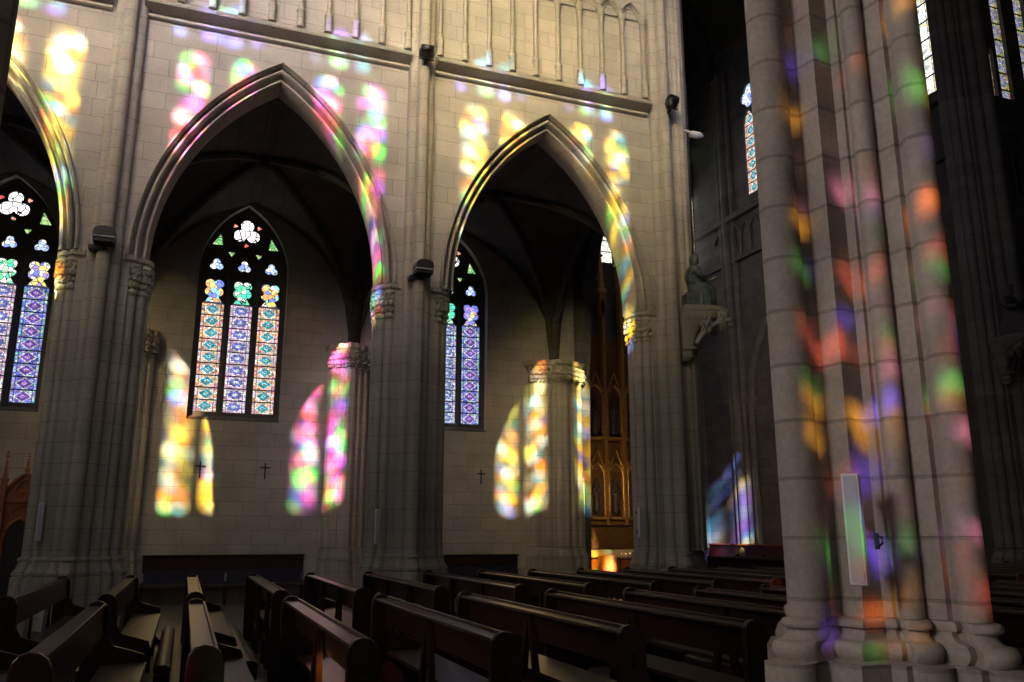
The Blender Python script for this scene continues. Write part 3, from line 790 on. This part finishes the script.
# ------------------------------------------------------------------ pews
def make_pew(L, label, group):
    """sitters face +x, the pew runs along y from 0 (near end) to L"""
    t = thing('pew', label, 'pew', (0, 0, 0), group)
    def end(y):
        mb = MB()
        o = [(-.10, 0), (.46, 0), (.46, .06), (.40, .12), (.40, .40), (.44, .46), (.42, .52), (.30, .56), (.16, .60), (.10, .70), (.095, .90), (.07, .96), (.03, .99), (-.02, 1.0), (-.07, .985), (-.10, .95), (-.11, .88)]
        mb.extrude(o, 'y', y, y + .055)
        mb.build('end_panel', M['wood'], t, False, bevel=.008)
        r = MB()
        if y < .1:
            for z in (.80, .74): MB().lathe(0, 0, [(.018, 0), (.014, .008), (.004, .012)], 10, Matrix.Translation((0.0, y, z)) @ Matrix.Rotation(PI / 2, 4, 'X')).build('rosette', M['iron'], t, False)
    end(0); end(L - .055)
    MB().box(-.085, .055, .05, L - .05, .93, .955).box(.04, .06, .05, L - .05, .955, .975).build('top_rail', M['rail'], t, False, bevel=.004)
    MB().extrude([(.015, .93), (.045, .93), (.065, .70), (.035, .70)], 'y', .05, L - .05).build('backrest', M['wood'], t, False)
    MB().extrude([(.06, .44), (.44, .455), (.455, .44), (.44, .42), (.06, .405)], 'y', .05, L - .05).build('seat', M['rail'], t, False)
    for y in ((L * .36), (L * .70)) if L > 4 else (L * .5,):
        mb = MB()
        for s in (-1, 1):
            mb.extrude([(y - .02 + s * .02, .93), (y + .04 + s * .02, .93), (y + .04 + s * .25, 0), (y - .04 + s * .25, 0)], 'x', -.03, .015)
        mb.box(-.03, .015, y - .14, y + .17, .30, .36)
        mb.build('support_frame', M['wood'], t, False)
        MB().box(.06, .42, y - .03, y + .03, 0, .42).build('seat_bracket', M['wood'], t, False)
    MB().box(-.36, -.30, .15, L - .15, .0, .16).box(-.24, -.20, .15, L - .15, .0, .16).build('kneeler_board', M['wood'], t, False)
    mb = MB(); n = 10
    prof = [(-.28 + .085 * math.cos(2 * PI * i / n) * 1.05, .205 + .055 * math.sin(2 * PI * i / n)) for i in range(n)]
    mb.extrude(prof, 'y', .14, L - .14); mb.build('kneeler_pad', M['leather'], t, False)
    return t
ordi = ['first', 'second', 'third', 'fourth', 'fifth', 'sixth', 'seventh', 'eighth', 'ninth', 'tenth', 'eleventh', 'twelfth', 'thirteenth', 'fourteenth', 'fifteenth', 'sixteenth', 'seventeenth']
XR = [-2.5, -1.58, -.68, .17, 1.05, 1.94, 2.87, 3.88, 4.82, 5.76, 6.70, 7.64, 8.58, 9.52, 10.46, 11.40, 12.34]
gn, gf = 'dark pews of the near block', 'dark pews of the far block'
pn = make_pew(3.65, 'x', gn); pf = make_pew(4.25, 'x', gf)
rowname = {0: 'at the shadowed outer edge of the block', 1: 'with its pale seat edge beside the unlit side', 2: 'just left of the pale-railed pew', 3: 'pale-railed, running straight away from the aisle',
           4: 'right of the pale-railed pew', 5: 'with a mauve-lit rail', 6: 'second left of the great pier', 7: 'its end touching the great pier'}
for i, x in enumerate(XR):
    l1 = 'dark wooden pew of the near block, ' + (rowname[i] if i in rowname else '%s row counted from the unlit near pier' % ordi[i])
    l2 = 'dark wooden pew of the far block, %s row counted from the confessional end' % ordi[i]
    yn = 5.13 if abs(x - 3.68) > .9 else 5.2
    if i == 0:
        pn.location = (x, yn, 0); pn['label'] = l1; pf.location = (x, 9.75, 0); pf['label'] = l2
    else:
        copy_thing(pn, (x, yn, 0), l1); copy_thing(pf, (x, 9.75, 0), l2)
# pews across the crossing
for k, (x, y) in enumerate(((14.0, 16.5), (15.0, 16.6), (16.0, 16.7), (17.0, 16.8), (18.0, 16.9))):
    copy_thing(pf, (x, y, 0), 'dark transept pew seen past the crossing pier, %s row' % ordi[k])
for k, x in enumerate((13.4, 14.4, 15.4, 16.4, 17.4)):
    copy_thing(pf, (x, 9.9, 0), 'dark pew in the crossing beyond the far block, %s row' % ordi[k])

def wall_bench(x0, x1, y, label, hgt=1.08, name='wall_bench'):
    t = thing(name, label, 'bench', ((x0 + x1) / 2, y, 0), 'long benches against the walls')
    MB().box(x0, x1, y - .05, y, .78, hgt).box(x0 - .02, x1 + .02, y - .10, y + .01, hgt, hgt + .04).build('backboard', M['wood'], t, bevel=.006)
    MB().box(x0, x1, y - .035, y, .45, .78).build('back_pad', M['blue_pad'], t)
    MB().box(x0, x1, y - .50, y - .04, .40, .46).build('seat', M['rail'], t, bevel=.006)
    for x in (x0, (x0 + x1) / 2, x1 - .05): MB().extrude([(y - .5, 0), (y - .44, 0), (y - .40, .3), (y - .05, .4), (y - .05, 0), (y, 0), (y, .8), (y - .1, .5), (y - .52, .42)], 'x', x, x + .05).build('leg', M['wood'], t)
    return t
wall_bench(-.85, 2.75, YA - .12, 'long dark bench against the aisle wall below the orange-bordered window', 1.07)
wall_bench(4.55, 8.35, YA - .12, 'long dark bench against the aisle wall below the violet window', 1.02)
t = thing('wall_bench', 'dark bench with red light painted on its top at the transept wall below the violet light patch', 'bench', (XT1 - .4, 27, 0), 'long benches against the walls')
for y in (24.6, 26.0, 27.4, 28.8): MB().box(XT1 - .38, XT1 - .14, y - .67, y + .67, 1.15, 1.2).build('top_rail', M['redwood'], t, bevel=.01)  # tops of dark wood; the red light on them is put into the colour
MB().box(XT1 - .3, XT1 - .18, 23.9, 29.5, 0.0, 1.15).build('backboard', M['wood'], t)
MB().box(XT1 - .8, XT1 - .3, 23.9, 29.5, .38, .44).build('seat', M['wood'], t)

# ------------------------------------------------------------------ fittings
def line_speaker(x, y, z0, z1, w, label, rot=0.0, d=.07):
    t = thing('line_speaker', label, 'speaker', (x, y, z0), 'slim white column speakers')
    t.rotation_euler = (0, 0, rot); h = z1 - z0
    MB().box(-w / 2, w / 2, -d, 0, 0, h).build('housing', M['white'], t, False, bevel=.006)
    MB().box(-w / 2 + .012, w / 2 - .012, -d - .006, -d + .002, .012, h - .012).build('grille', M['grille'], t, False)
    mb = MB()
    for z in (.08, h - .12): mb.box(-.02, .02, -.01, .10, z, z + .05)
    mb.build('wall_bracket', M['black'], t, False)
    return t
line_speaker(-2.12, 15.0, 1.48, 2.06, .085, 'slim white speaker on the pier nearest the confessional')
line_speaker(3.18, 15.0, 1.42, 2.02, .085, 'slim white speaker on the pier between the two arches')
line_speaker(8.50, 15.0, 1.52, 2.10, .085, 'slim white speaker on the broad pier below the bronze figure')
line_speaker(19.05, 14.4, 1.55, 2.35, .10, 'dim slim speaker on the dark choir pier')
line_speaker(3.225, 3.455, 1.345, 1.90, .085, 'large pale column speaker tinted blue on the foreground pier', -PI / 4 - .12, .075)

def drum_light(x, y, z, label, s=1.0, tilt=.5):
    t = thing('floodlight', label, 'floodlight', (x, y, z), 'black floodlights on the piers')
    R = Matrix.Translation((0, -.22 * s, .05)) @ Matrix.Rotation(tilt, 4, 'X')
    mb = MB(); mb.lathe(0, 0, [(.02, -.12), (.12, -.11), (.135, -.09), (.135, .08), (.12, .11), (.125, .12), (.06, .13)], 18, R @ Matrix.Diagonal((s, s, s, 1)))
    for k in range(3): mb.lathe(0, 0, [(.14, .0 + k * .03 - .03), (.148, .008 + k * .03 - .03), (.14, .016 + k * .03 - .03)], 18, R @ Matrix.Diagonal((s, s, s, 1)))
    mb.build('lamp_housing', M['black'], t, False)
    MB().tube([(0, .05, -.12 * s), (0, -.1 * s, -.13 * s), (0, -.22 * s, -.02)], .025 * s, 8).tube([(-.14 * s, -.22 * s, .05), (-.14 * s, -.2 * s, -.1 * s), (.14 * s, -.2 * s, -.1 * s), (.14 * s, -.22 * s, .05)], .014, 6).build('bracket', M['iron'], t, False)
    MB().box(-.05, .05, .02, .07, -.2 * s, -.05 * s).build('wall_plate', M['black'], t, False)
    return t
drum_light(3.74, 14.72, 10.93, 'black drum floodlight high on the pier between the arches', 1.05)
drum_light(9.40, 14.72, 10.96, 'black floodlight with pale rim high on the broad crossing pier', 1.05, .9)

def lamp_box(x, y, z, label, s=1.0):
    t = thing('downlight', label, 'lamp', (x, y, z), 'dark barrel lamps above the capitals')
    mb = MB(); o = [(.17, 0), (.17, .08), (.15, .13), (.10, .165), (0, .18), (-.10, .165), (-.15, .13), (-.17, .08), (-.17, 0)]
    mb.extrude([(a * s, b * s) for a, b in o], 'y', -.36 * s, -.04 * s); mb.build('lamp_hood', M['black'], t, False, bevel=.01)
    MB().box(-.175 * s, .175 * s, -.37 * s, -.03 * s, -.02, .0).build('rim', M['grille'], t, False)
    MB().box(-.16 * s, .16 * s, -.34 * s, -.02, -.09, -.022).box(-.24 * s, .05 * s, -.14, .06, -.17, -.095).build('bracket', M['black'], t, False, bevel=.006)
    return t
lamp_box(-1.64, 14.78, 6.36, 'dark barrel lamp above the capitals nearest the confessional')
lamp_box(3.80, 14.78, 6.44, 'dark barrel lamp on the pier between the two arches')
t = thing('spotlight', 'small pale spotlight sticking out beside the crossing pier', 'spotlight', (9.95, 14.95, 10.6))
MB().lathe(0, 0, [(.03, 0), (.07, .02), (.085, .1), (.08, .28), (.03, .36)], 14, Matrix.Translation((.14, -.05, -.05)) @ Matrix.Rotation(PI / 2, 4, 'Y')).build('lamp_head', M['white'], t, False)
MB().tube([(-.1, .05, .02), (.05, -.05, .02), (.18, -.05, -.02)], .03, 8).build('arm', M['white'], t, False)

t = thing('cable_bracket', 'tiny metal bracket beside the large pale speaker on the foreground pier', 'bracket', (3.30, 3.40, 1.56))
t.rotation_euler = (0, 0, -PI / 4)
MB().box(-.012, .012, -.03, .02, -.04, .04).tube([(0, -.03, -.03), (.025, -.04, -.01), (.025, -.04, .02), (0, -.03, .03)], .006, 6).build('hook', M['iron'], t, False)
for x, z, lb in ((.21, 3.13, 'small black wall cross in the yellow light patch'), (1.72, 3.13, 'small black wall cross below the orange-bordered window'), (7.35, 3.12, 'small black wall cross below the violet window')):
    o = MB().box(x - .014, x + .014, YA - .035, YA - .005, z - .24, z + .16).box(x - .12, x + .12, YA - .035, YA - .005, z + .03, z + .06).build('wall_cross', M['iron'], None, bevel=.003)
    o['label'] = lb; o['category'] = 'cross'; o['group'] = 'consecration crosses on the aisle wall'

# ------------------------------------------------------------------ figures
def skin(name, verts, edges, radii, mat, parent, sub=2, xf=None):
    me = bpy.data.meshes.new(name); me.from_pydata([tuple(v) for v in verts], edges, [])
    o = bpy.data.objects.new(name, me); C.objects.link(o)
    m = o.modifiers.new('s', 'SKIN'); sd = o.modifiers.new('d', 'SUBSURF'); sd.levels = sub; sd.render_levels = sub
    m.use_smooth_shade = True
    for v, r in zip(me.skin_vertices[0].data, radii):
        r = r if isinstance(r, (tuple, list)) else (r, r); v.radius = r
    me.skin_vertices[0].data[0].use_root = True
    dg = bpy.context.evaluated_depsgraph_get()
    res = bpy.data.meshes.new_from_object(o.evaluated_get(dg)); bpy.data.objects.remove(o)
    if xf is not None: res.transform(xf)
    for p in res.polygons: p.use_smooth = True
    res.materials.clear()
    r = link(name, res, mat, parent, False)
    return r

def seated_figure(loc, rotz, s, label, body, pale):
    """seated robed figure, facing local +x, a tablet on its knees; seat at z=0.45"""
    t = thing('seated_statue', label, 'statue', loc, 'seated figures on the crossing piers'); t.rotation_euler = (0, 0, rotz); t.scale = (s, s, s)
    V = [(0, 0, .50), (-.02, 0, .64), (-.03, 0, .80), (-.02, 0, .95), (0.0, 0, 1.05), (.03, 0, 1.12), (.06, 0, 1.22), (.06, 0, 1.30),        # 0-7 pelvis..head crown
         (-.02, .17, .97), (.03, .22, .80), (.24, .15, .74), (.32, .10, .77),      # 8-11 right arm
         (-.02, -.17, .97), (.03, -.22, .80), (.22, -.16, .72), (.33, -.11, .79),   # 12-15
         (.22, .11, .50), (.42, .12, .52), (.43, .12, .26), (.41, .12, .06), (.52, .13, .04),
         (.22, -.11, .50), (.42, -.13, .50), (.38, -.13, .26), (.34, -.13, .06), (.46, -.14, .04)]
    E = [(0, 1), (1, 2), (2, 3), (3, 4), (4, 5), (5, 6), (6, 7), (3, 8), (8, 9), (9, 10), (10, 11), (3, 12), (12, 13), (13, 14), (14, 15), (0, 16), (16, 17), (17, 18), (18, 19), (19, 20), (0, 21), (21, 22), (22, 23), (23, 24), (24, 25)]
    R = [(.20, .22), (.18, .20), (.19, .21), (.15, .20), (.065, .065), (.075, .07), (.105, .09), (.08, .07), .10, .085, .06, .035, .10, .085, .06, .035,
         .12, .10, .085, .07, .04, .12, .10, .085, .07, .04]
    skin('body', V, E, R, body, t)
    # robe falling from the knees, with folds
    mb = MB(); rings = []
    for k in range(9):
        f = k / 8; z = .58 - .56 * f
        ring = []
        for i in range(48):
            a = 2 * PI * i / 48
            fold = 1 + .06 * f * math.sin(9 * a + 2 * f)
            rx, ry = (.30 - .02 * f) * fold, (.21 + .04 * f) * fold
            ring.append((.17 + .08 * f + rx * math.cos(a), ry * math.sin(a), z))
        rings.append(ring)
    mb.quad_grid(rings); mb.build('robe', body, t, False, smooth=60)
    mb = MB(); mb.extrude([(-.26, 0), (.10, 0), (.10, .36), (-.18, .40), (-.26, .34)], 'y', -.20, .20); mb.build('throne', body, t, False, bevel=.02)
    mb = MB(); mb.ball((.045, 0, 1.265), .098, 2, (1.0, .92, 1.0)); mb.ball((-.02, 0, 1.20), .085, 2, (.8, .95, 1.3)); mb.ball((.105, 0, 1.14), .045, 2, (.8, 1, 1.4)); mb.build('hair', body, t, False)
    mb = MB(); mb.ball((.152, 0, 1.215), .016, 1, (1.3, .8, 1.4)); mb.ball((.125, .035, 1.24), .012, 1); mb.ball((.125, -.035, 1.24), .012, 1); mb.box(.13, .146, -.022, .022, 1.168, 1.176); mb.build('face', pale, t, False)
    # hands: palm with fingers on the book
    for sg, (hx, hy, hz) in ((1, (.33, .09, .775)), (-1, (.34, -.10, .795))):
        mb = MB(); mb.ball((hx + .02, hy, hz), .032, 2, (1.3, 1, .5))
        for q in range(4):
            l = (.055, .065, .06, .045)[q]; yy = hy + (q - 1.5) * .015
            mb.tube([(hx + .045, yy, hz), (hx + .045 + l * .6, yy, hz + .006), (hx + .045 + l, yy, hz - .012)], [.009, .008, .006], 6)
        mb.tube([(hx + .005, hy - sg * .03, hz), (hx + .035, hy - sg * .05, hz - .005), (hx + .06, hy - sg * .052, hz - .012)], [.010, .009, .007], 6)
        mb.build('hand', pale, t, False)
    Rm = Matrix.Translation((.40, 0, .70)) @ Matrix.Rotation(-.35, 4, 'Y')
    mb = MB(); mb.box(-.13, .12, -.12, .12, 0, .035, Rm).box(-.12, .115, -.11, .11, .035, .05, Rm); mb.build('book', pale, t, False, bevel=.004)
    return t

def console(cx, cy, z, w, depth, rotz, label, mat, h=1.15):
    """corbelled bracket growing from a shaft; local -x is the wall side, shelf sticks out to +x"""
    t = thing('carved_bracket', label, 'bracket', (cx, cy, z), 'carved brackets under the seated figures'); t.rotation_euler = (0, 0, rotz)
    mb = MB()
    def ring(s, zz, w2): return [(-.1, -w2, zz), (s * .55, -w2, zz), (s * .85, -w2 * .72, zz), (s, -w2 * .35, zz), (s, w2 * .35, zz), (s * .85, w2 * .72, zz), (s * .55, w2, zz), (-.1, w2, zz)]
    mb.quad_grid([ring(depth * a, zz, w / 2 * b) for zz, a, b in ((-.16, .93, .93), (-.13, .97, .97), (-.11, .95, .95), (-.09, 1.0, 1.0), (-.02, 1.02, 1.02), (0, 1.0, 1.0))])
    mb.build('shelf', mat, t, False)
    mb = MB()
    mb.quad_grid([ring(depth * a, zz, w / 2 * b) for zz, a, b in ((-h, .05, .10), (-h + .05, .14, .2), (-h + .10, .20, .28), (-h + .13, .14, .22), (-h + .20, .16, .24), (-h + .24, .28, .38), (-h + .27, .30, .40), (-h + .30, .22, .32), (-.72, .20, .34), (-.55, .26, .42), (-.42, .38, .55), (-.30, .60, .72), (-.24, .84, .88), (-.20, .90, .92), (-.16, .90, .92))])
    mb.build('corbel', mat, t, False)
    mb = MB()
    for q in (-.30, 0, .30):
        mb.tube([(depth * .20, q * w * .8, -.80), (depth * .34, q * w, -.60), (depth * .55, q * w * 1.2, -.42), (depth * .80, q * w * 1.3, -.30), (depth * .98, q * w * 1.3, -.28), (depth * 1.0, q * w * 1.3, -.38), (depth * .93, q * w * 1.3, -.40)], [.04, .05, .055, .05, .055, .05, .03], 8)
        foliage(mb, depth * .42, q * w * 1.2, -.62, .08, int(q * 100) + 50, 6)
        foliage(mb, depth * .80, q * w * 1.2, -.52, .06, int(q * 100) + 70, 5)
    mb.build('carved_leaves', mat, t, False)
    return t
console(9.62, 14.75, 6.30, .72, .92, -.25, 'carved stone bracket on the broad crossing pier, under the bronze figure', M['carved'])
seated_figure((9.86, 14.68, 6.30), -.25, .92, 'seated dark bronze figure with a book on the crossing pier bracket', M['bronze'], M['pale_bronze'])
console(19.1, 14.80, 6.42, .8, .8, -PI / 2, 'dim carved bracket on the dark choir pier', M['dark_pier'])
seated_figure((19.1, 14.45, 6.42), -PI / 2, 1.0, 'dark seated figure on the shadowed choir pier', M['statue'], M['statue'])
mb = MB()
# stub ledge behind the bronze figure
MB().box(-.22, .15, -.12, .2, -.3, -.02).build('ledge_block', M['bronze'], bpy.data.objects['seated_statue'], False, bevel=.02)

# ------------------------------------------------------------------ confessional
def pinnacle(mb, x, y, z, w, h):
    mb.quad_grid([[(x - w * s, y - w * s, z + q), (x + w * s, y - w * s, z + q), (x + w * s, y + w * s, z + q), (x - w * s, y + w * s, z + q)] for q, s in ((0, 1), (h * .32, 1), (h * .34, 1.35), (h * .38, 1.3), (h * .40, .8), (h * .86, .16), (h, .12))])
    for k in range(3):
        q = h * (.50 + .13 * k); s = w * (.72 - .2 * k)
        for dx, dy in ((1, 0), (-1, 0), (0, 1), (0, -1)): mb.ball((x + dx * s, y + dy * s, z + q), w * .34, 1)
    mb.ball((x, y, z + h * .90), w * .8, 1, (1.3, 1.3, .6)); mb.ball((x, y, z + h), w * .5, 1); mb.ball((x, y, z + h * .72), w * .55, 1, (1.3, 1.3, .6))

t = thing('confessional', 'red-brown carved gothic confessional with finials beside the first pier', 'confessional', (-3.85, 19.8, 0))
MB().box(-5.05, -2.67, 19.55, 20.6, 0, 2.25).box(-5.11, -2.61, 19.48, 20.6, 0, .18).box(-5.09, -2.63, 19.50, 20.62, 2.2, 2.3).build('cabinet', M['redwood'], t, bevel=.01)
for x0 in (-4.95, -4.2, -3.45):
    xc = x0 + .34
    MB().extrude(opening(xc, .25, .3, 1.45, .4, 8), 'y', 19.50, 19.56).build('curtain', M['black'], t)
    mb = MB(); mb.tube([(xc - .28, 19.49, .2)] + [(xc + x, 19.49, 1.45 + z) for x, z in pointed(.28, .45, 0, 8)] + [(xc + .28, 19.49, .2)], .035, 8)
    mb.tube([(a, 19.49, b) for a, b in lobes(xc, 2.02, .08, .07, 4, 0, 22)], .02, 6)
    mb.build('door_frame', M['redwood'], t)
    # crocketed gable
    mb = MB(); out = [(xc - .34, 2.28), (xc + .34, 2.28), (xc + .30, 2.5), (xc + .16, 2.66), (xc, 2.78), (xc - .16, 2.66), (xc - .30, 2.5)]
    mb.extrude(out, 'y', 19.52, 19.60)
    mb.tube([(xc - .34, 19.5, 2.28), (xc - .30, 19.5, 2.5), (xc - .16, 19.5, 2.67), (xc, 19.5, 2.80), (xc + .16, 19.5, 2.67), (xc + .30, 19.5, 2.5), (xc + .34, 19.5, 2.28)], .035, 8)
    mb.tube([(a, 19.50, b) for a, b in lobes(xc, 2.50, .075, .06, 3, PI / 2, 22)], .018, 6)
    for k in range(1, 5):
        for s in (-1, 1): mb.ball((xc + s * .37 * (1 - k / 5), 19.5, 2.34 + .50 * k / 5), .038, 1)
    pinnacle(mb, xc, 19.55, 2.72, .04, .46)
    mb.build('gable', M['redwood'], t)
for x in (-5.0, -4.23, -3.48, -2.73):
    mb = MB(); mb.box(x - .05, x + .05, 19.42, 19.52, 0, 2.4); pinnacle(mb, x, 19.48, 2.35, .05, .86); mb.build('pinnacle_post', M['redwood'], t)

# ------------------------------------------------------------------ gilded altarpiece
t = thing('altarpiece', 'tall gilded gothic altarpiece with pinnacles in the transept chapel', 'altarpiece', (15.2, 28.6, 0))
MB().box(12.9, 17.4, 28.6, 29.3, 0, 5.0).box(12.8, 17.5, 28.4, 29.3, 3.9, 4.1).box(12.8, 17.5, 28.45, 29.3, 1.9, 2.05).build('predella', M['gilt_dark'], t, bevel=.01)
MB().box(13.2, 17.2, 28.75, 29.2, 5.0, 9.2).build('back_panel', M['gilt_dark'], t)
for k, x in enumerate((13.2, 13.95, 14.75, 15.55, 16.35, 17.1)):
    mb = MB(); top = (8.6, 11.5, 12.6, 13.8, 11.6, 8.8)[k]
    mb.box(x - .07, x + .07, 28.35, 28.6, 1.9, top - 2); mb.box(x - .11, x + .11, 28.31, 28.64, 4.0, 4.3)
    pinnacle(mb, x, 28.47, top - 2.6, .12, 2.8)
    for z in (5.4, 6.9, 8.4):
        if z < top - 2: mb.box(x - .10, x + .10, 28.32, 28.62, z, z + .08)
    mb.build('pinnacle', M['gilt'], t)
for k, x in enumerate((13.57, 14.35, 15.15, 15.95, 16.72)):
    for z in (2.2, 5.2):
        mb = MB(); mb.tube([(x - .3, 28.4, z)] + [(x + p, 28.4, z + 1.5 + q) for p, q in pointed(.3, .5, 0, 8)] + [(x + .3, 28.4, z)], .04, 6)
        mb.tube([(x - .33, 28.38, z + 1.7), (x, 28.36, z + 2.5), (x + .33, 28.38, z + 1.7)], .035, 6)
        for q in range(1, 4):
            for s in (-1, 1): mb.ball((x + s * .33 * (1 - q / 4), 28.36, z + 1.7 + .8 * q / 4), .045, 1)
        mb.box(x - .3, x + .3, 28.3, 28.7, z - .1, z)
        mb.build('niche', M['gilt'], t)
        V = [(x, 28.5, z + .6), (x, 28.5, z + .95), (x, 28.5, z + 1.2), (x, 28.5, z + 1.32), (x, 28.48, z + 1.45), (x - .2, 28.42, z + .85), (x + .2, 28.42, z + .85), (x - .08, 28.32, z + .8), (x + .08, 28.32, z + .82), (x, 28.5, z + .05)]
        skin('niche_figure', V, [(0, 1), (1, 2), (2, 3), (3, 4), (2, 5), (5, 7), (2, 6), (6, 8), (0, 9)], [.13, .12, .12, .05, .09, .05, .05, .035, .035, .17], M['statue'], t, 1).location = (-15.2, -28.6, 0)
t = thing('chapel_altar', 'altar table with pale linen before the gilded altarpiece', 'altar', (14.6, 27.2, 0))
MB().box(13.3, 16.3, 26.9, 27.8, 0, .95).build('altar_block', M['redwood'], t)
MB().box(13.2, 16.4, 26.8, 27.9, .95, 1.02).box(13.2, 16.4, 26.78, 26.80, .78, 1.02).build('altar_cloth', M['cloth'], t, bevel=.01)
t = thing('draped_stand', 'orange-red draped stand glowing in front of the altar', 'draped stand', (13.55, 26.2, 0))
MB().quad_grid([[(13.55 + .34 * s * math.cos(a) * (1 + .07 * math.sin(8 * a)), 26.2 + .3 * s * math.sin(a) * (1 + .07 * math.sin(8 * a)), z) for a in [2 * PI * i / 40 for i in range(40)]] for z, s in ((0, 1.1), (.4, 1.0), (.8, .9), (.86, .85))]).build('cloth', M['redcloth'], t)
t = thing('candle_rack', 'low rack with lit candles beside the altar', 'candle rack', (14.4, 26.1, 0))
MB().box(13.95, 15.0, 25.95, 26.3, .72, .76).tube([(14.0, 26.1, 0), (14.0, 26.1, .75)], .02).tube([(14.95, 26.1, 0), (14.95, 26.1, .75)], .02).build('tray', M['iron'], t)
for k in range(6):
    x = 14.05 + k * .17
    c = MB().lathe(x, 26.12, [(.022, .76), (.022, .86 + .02 * (k % 3)), (.018, .865 + .02 * (k % 3))], 10).build('candle', M['cloth'], t)
    MB().lathe(x, 26.12, [(.004, .87 + .02 * (k % 3)), (.011, .885 + .02 * (k % 3)), (.002, .92 + .02 * (k % 3))], 8).build('flame', M['flame'], c)

# ------------------------------------------------------------------ light
def area(name, loc, direction, sx, sy, power, col, spread=PI):
    l = bpy.data.lights.new(name, 'AREA'); l.shape = 'RECTANGLE'; l.size = sx; l.size_y = sy; l.energy = power; l.color = col; l.spread = spread
    o = bpy.data.objects.new(name, l); C.objects.link(o); o.location = loc
    o.rotation_euler = Vector(direction).to_track_quat('-Z', 'Z').to_euler()
    return o
sd = Vector((kx, 1, -mz)).normalized()
sun = bpy.data.lights.new('sun', 'SUN'); sun.energy = 20; sun.angle = math.radians(.85); sun.color = (1, .96, .88)
so = bpy.data.objects.new('sun', sun); C.objects.link(so); so.rotation_euler = sd.to_track_quat('-Z', 'Z').to_euler(); so.location = (-10, -20, 30)
TINT = dict(yellow=(1, .79, .38), pink=(1, .88, .89), violet=(.75, .70, 1))
for (cx, c), p in zip(CW, (1.15, .95, 1.6, .35)):
    # daylight scattered on by the rippled old glass, mostly onward along the sun's direction
    area('window_glow', (cx, YSC + .3, 14.6), (kx, 1, -.27), 4.0, 5.0, 190 * p, TINT[c], math.radians(50))
    area('window_daylight', (cx, YSC + .25, 14.6), (0, 1, -.1), 4.0, 5.0, 62 * p, (.93, .95, 1), math.radians(120))
for cx, p in zip(SW, (.13, .015, .005)):
    area('aisle_window_daylight', (cx, YSA + .25, 6.6), (0.55, 1, -.3), 2.0, 4.2, 130 * p, (1, .93, .84), math.radians(100))
area('added_west_aisle_light', (XW + .3, .5, 7.0), (1, .18, -.2), 2.2, 4.5, 105, (1, .92, .86), math.radians(60))  # lamp added to light the foreground pier from the left
area('added_west_nave_light', (XW + .3, 9.6, 14.0), (1, .05, -.1), 5, 6, 40, (1, .96, .9), PI)  # lamp added to graze the walls and give the shafts contrast
area('transept_window_daylight', (15.5, YT - .35, 15.0), (0, -1, -.3), 7.0, 4.0, 25, (.8, .85, 1), PI)
l = bpy.data.lights.new('altar_lamp', 'POINT'); l.energy = 8; l.color = (1, .55, .2); l.shadow_soft_size = .1
o = bpy.data.objects.new('altar_lamp', l); C.objects.link(o); o.location = (14.0, 26.0, 1.5)
l = bpy.data.lights.new('altarpiece_lamp', 'AREA'); l.energy = 30; l.color = (1, .66, .3); l.size = .6
o = bpy.data.objects.new('altarpiece_lamp', l); C.objects.link(o); o.location = (13.6, 25.6, 3.2); o.rotation_euler = Vector((.4, 1, .35)).to_track_quat('-Z', 'Z').to_euler()

w = bpy.data.worlds.new('sky'); bpy.context.scene.world = w; w.use_nodes = True
w.node_tree.nodes['Background'].inputs[0].default_value = (.6, .75, 1, 1); w.node_tree.nodes['Background'].inputs[1].default_value = .15

# ------------------------------------------------------------------ camera
cam = bpy.data.cameras.new('camera'); cam.sensor_width = 36; cam.lens = 36 * 830 / 1024; cam.clip_end = 200
co = bpy.data.objects.new('camera', cam); C.objects.link(co); co.location = (0, 0, 1.6)
yw, pt = math.radians(21.0), math.radians(13.04)
F = Vector((math.sin(yw) * math.cos(pt), math.cos(yw) * math.cos(pt), math.sin(pt)))
co.rotation_euler = F.to_track_quat('-Z', 'Y').to_euler()
sc = bpy.context.scene; sc.camera = co
sc.view_settings.view_transform = 'Standard'; sc.view_settings.look = 'None'; sc.view_settings.exposure = 0; sc.view_settings.gamma = 1
sc.view_settings.use_curve_mapping = False
sc.cycles.max_bounces = 6; sc.cycles.transparent_max_bounces = 12; sc.cycles.sample_clamp_indirect = 3
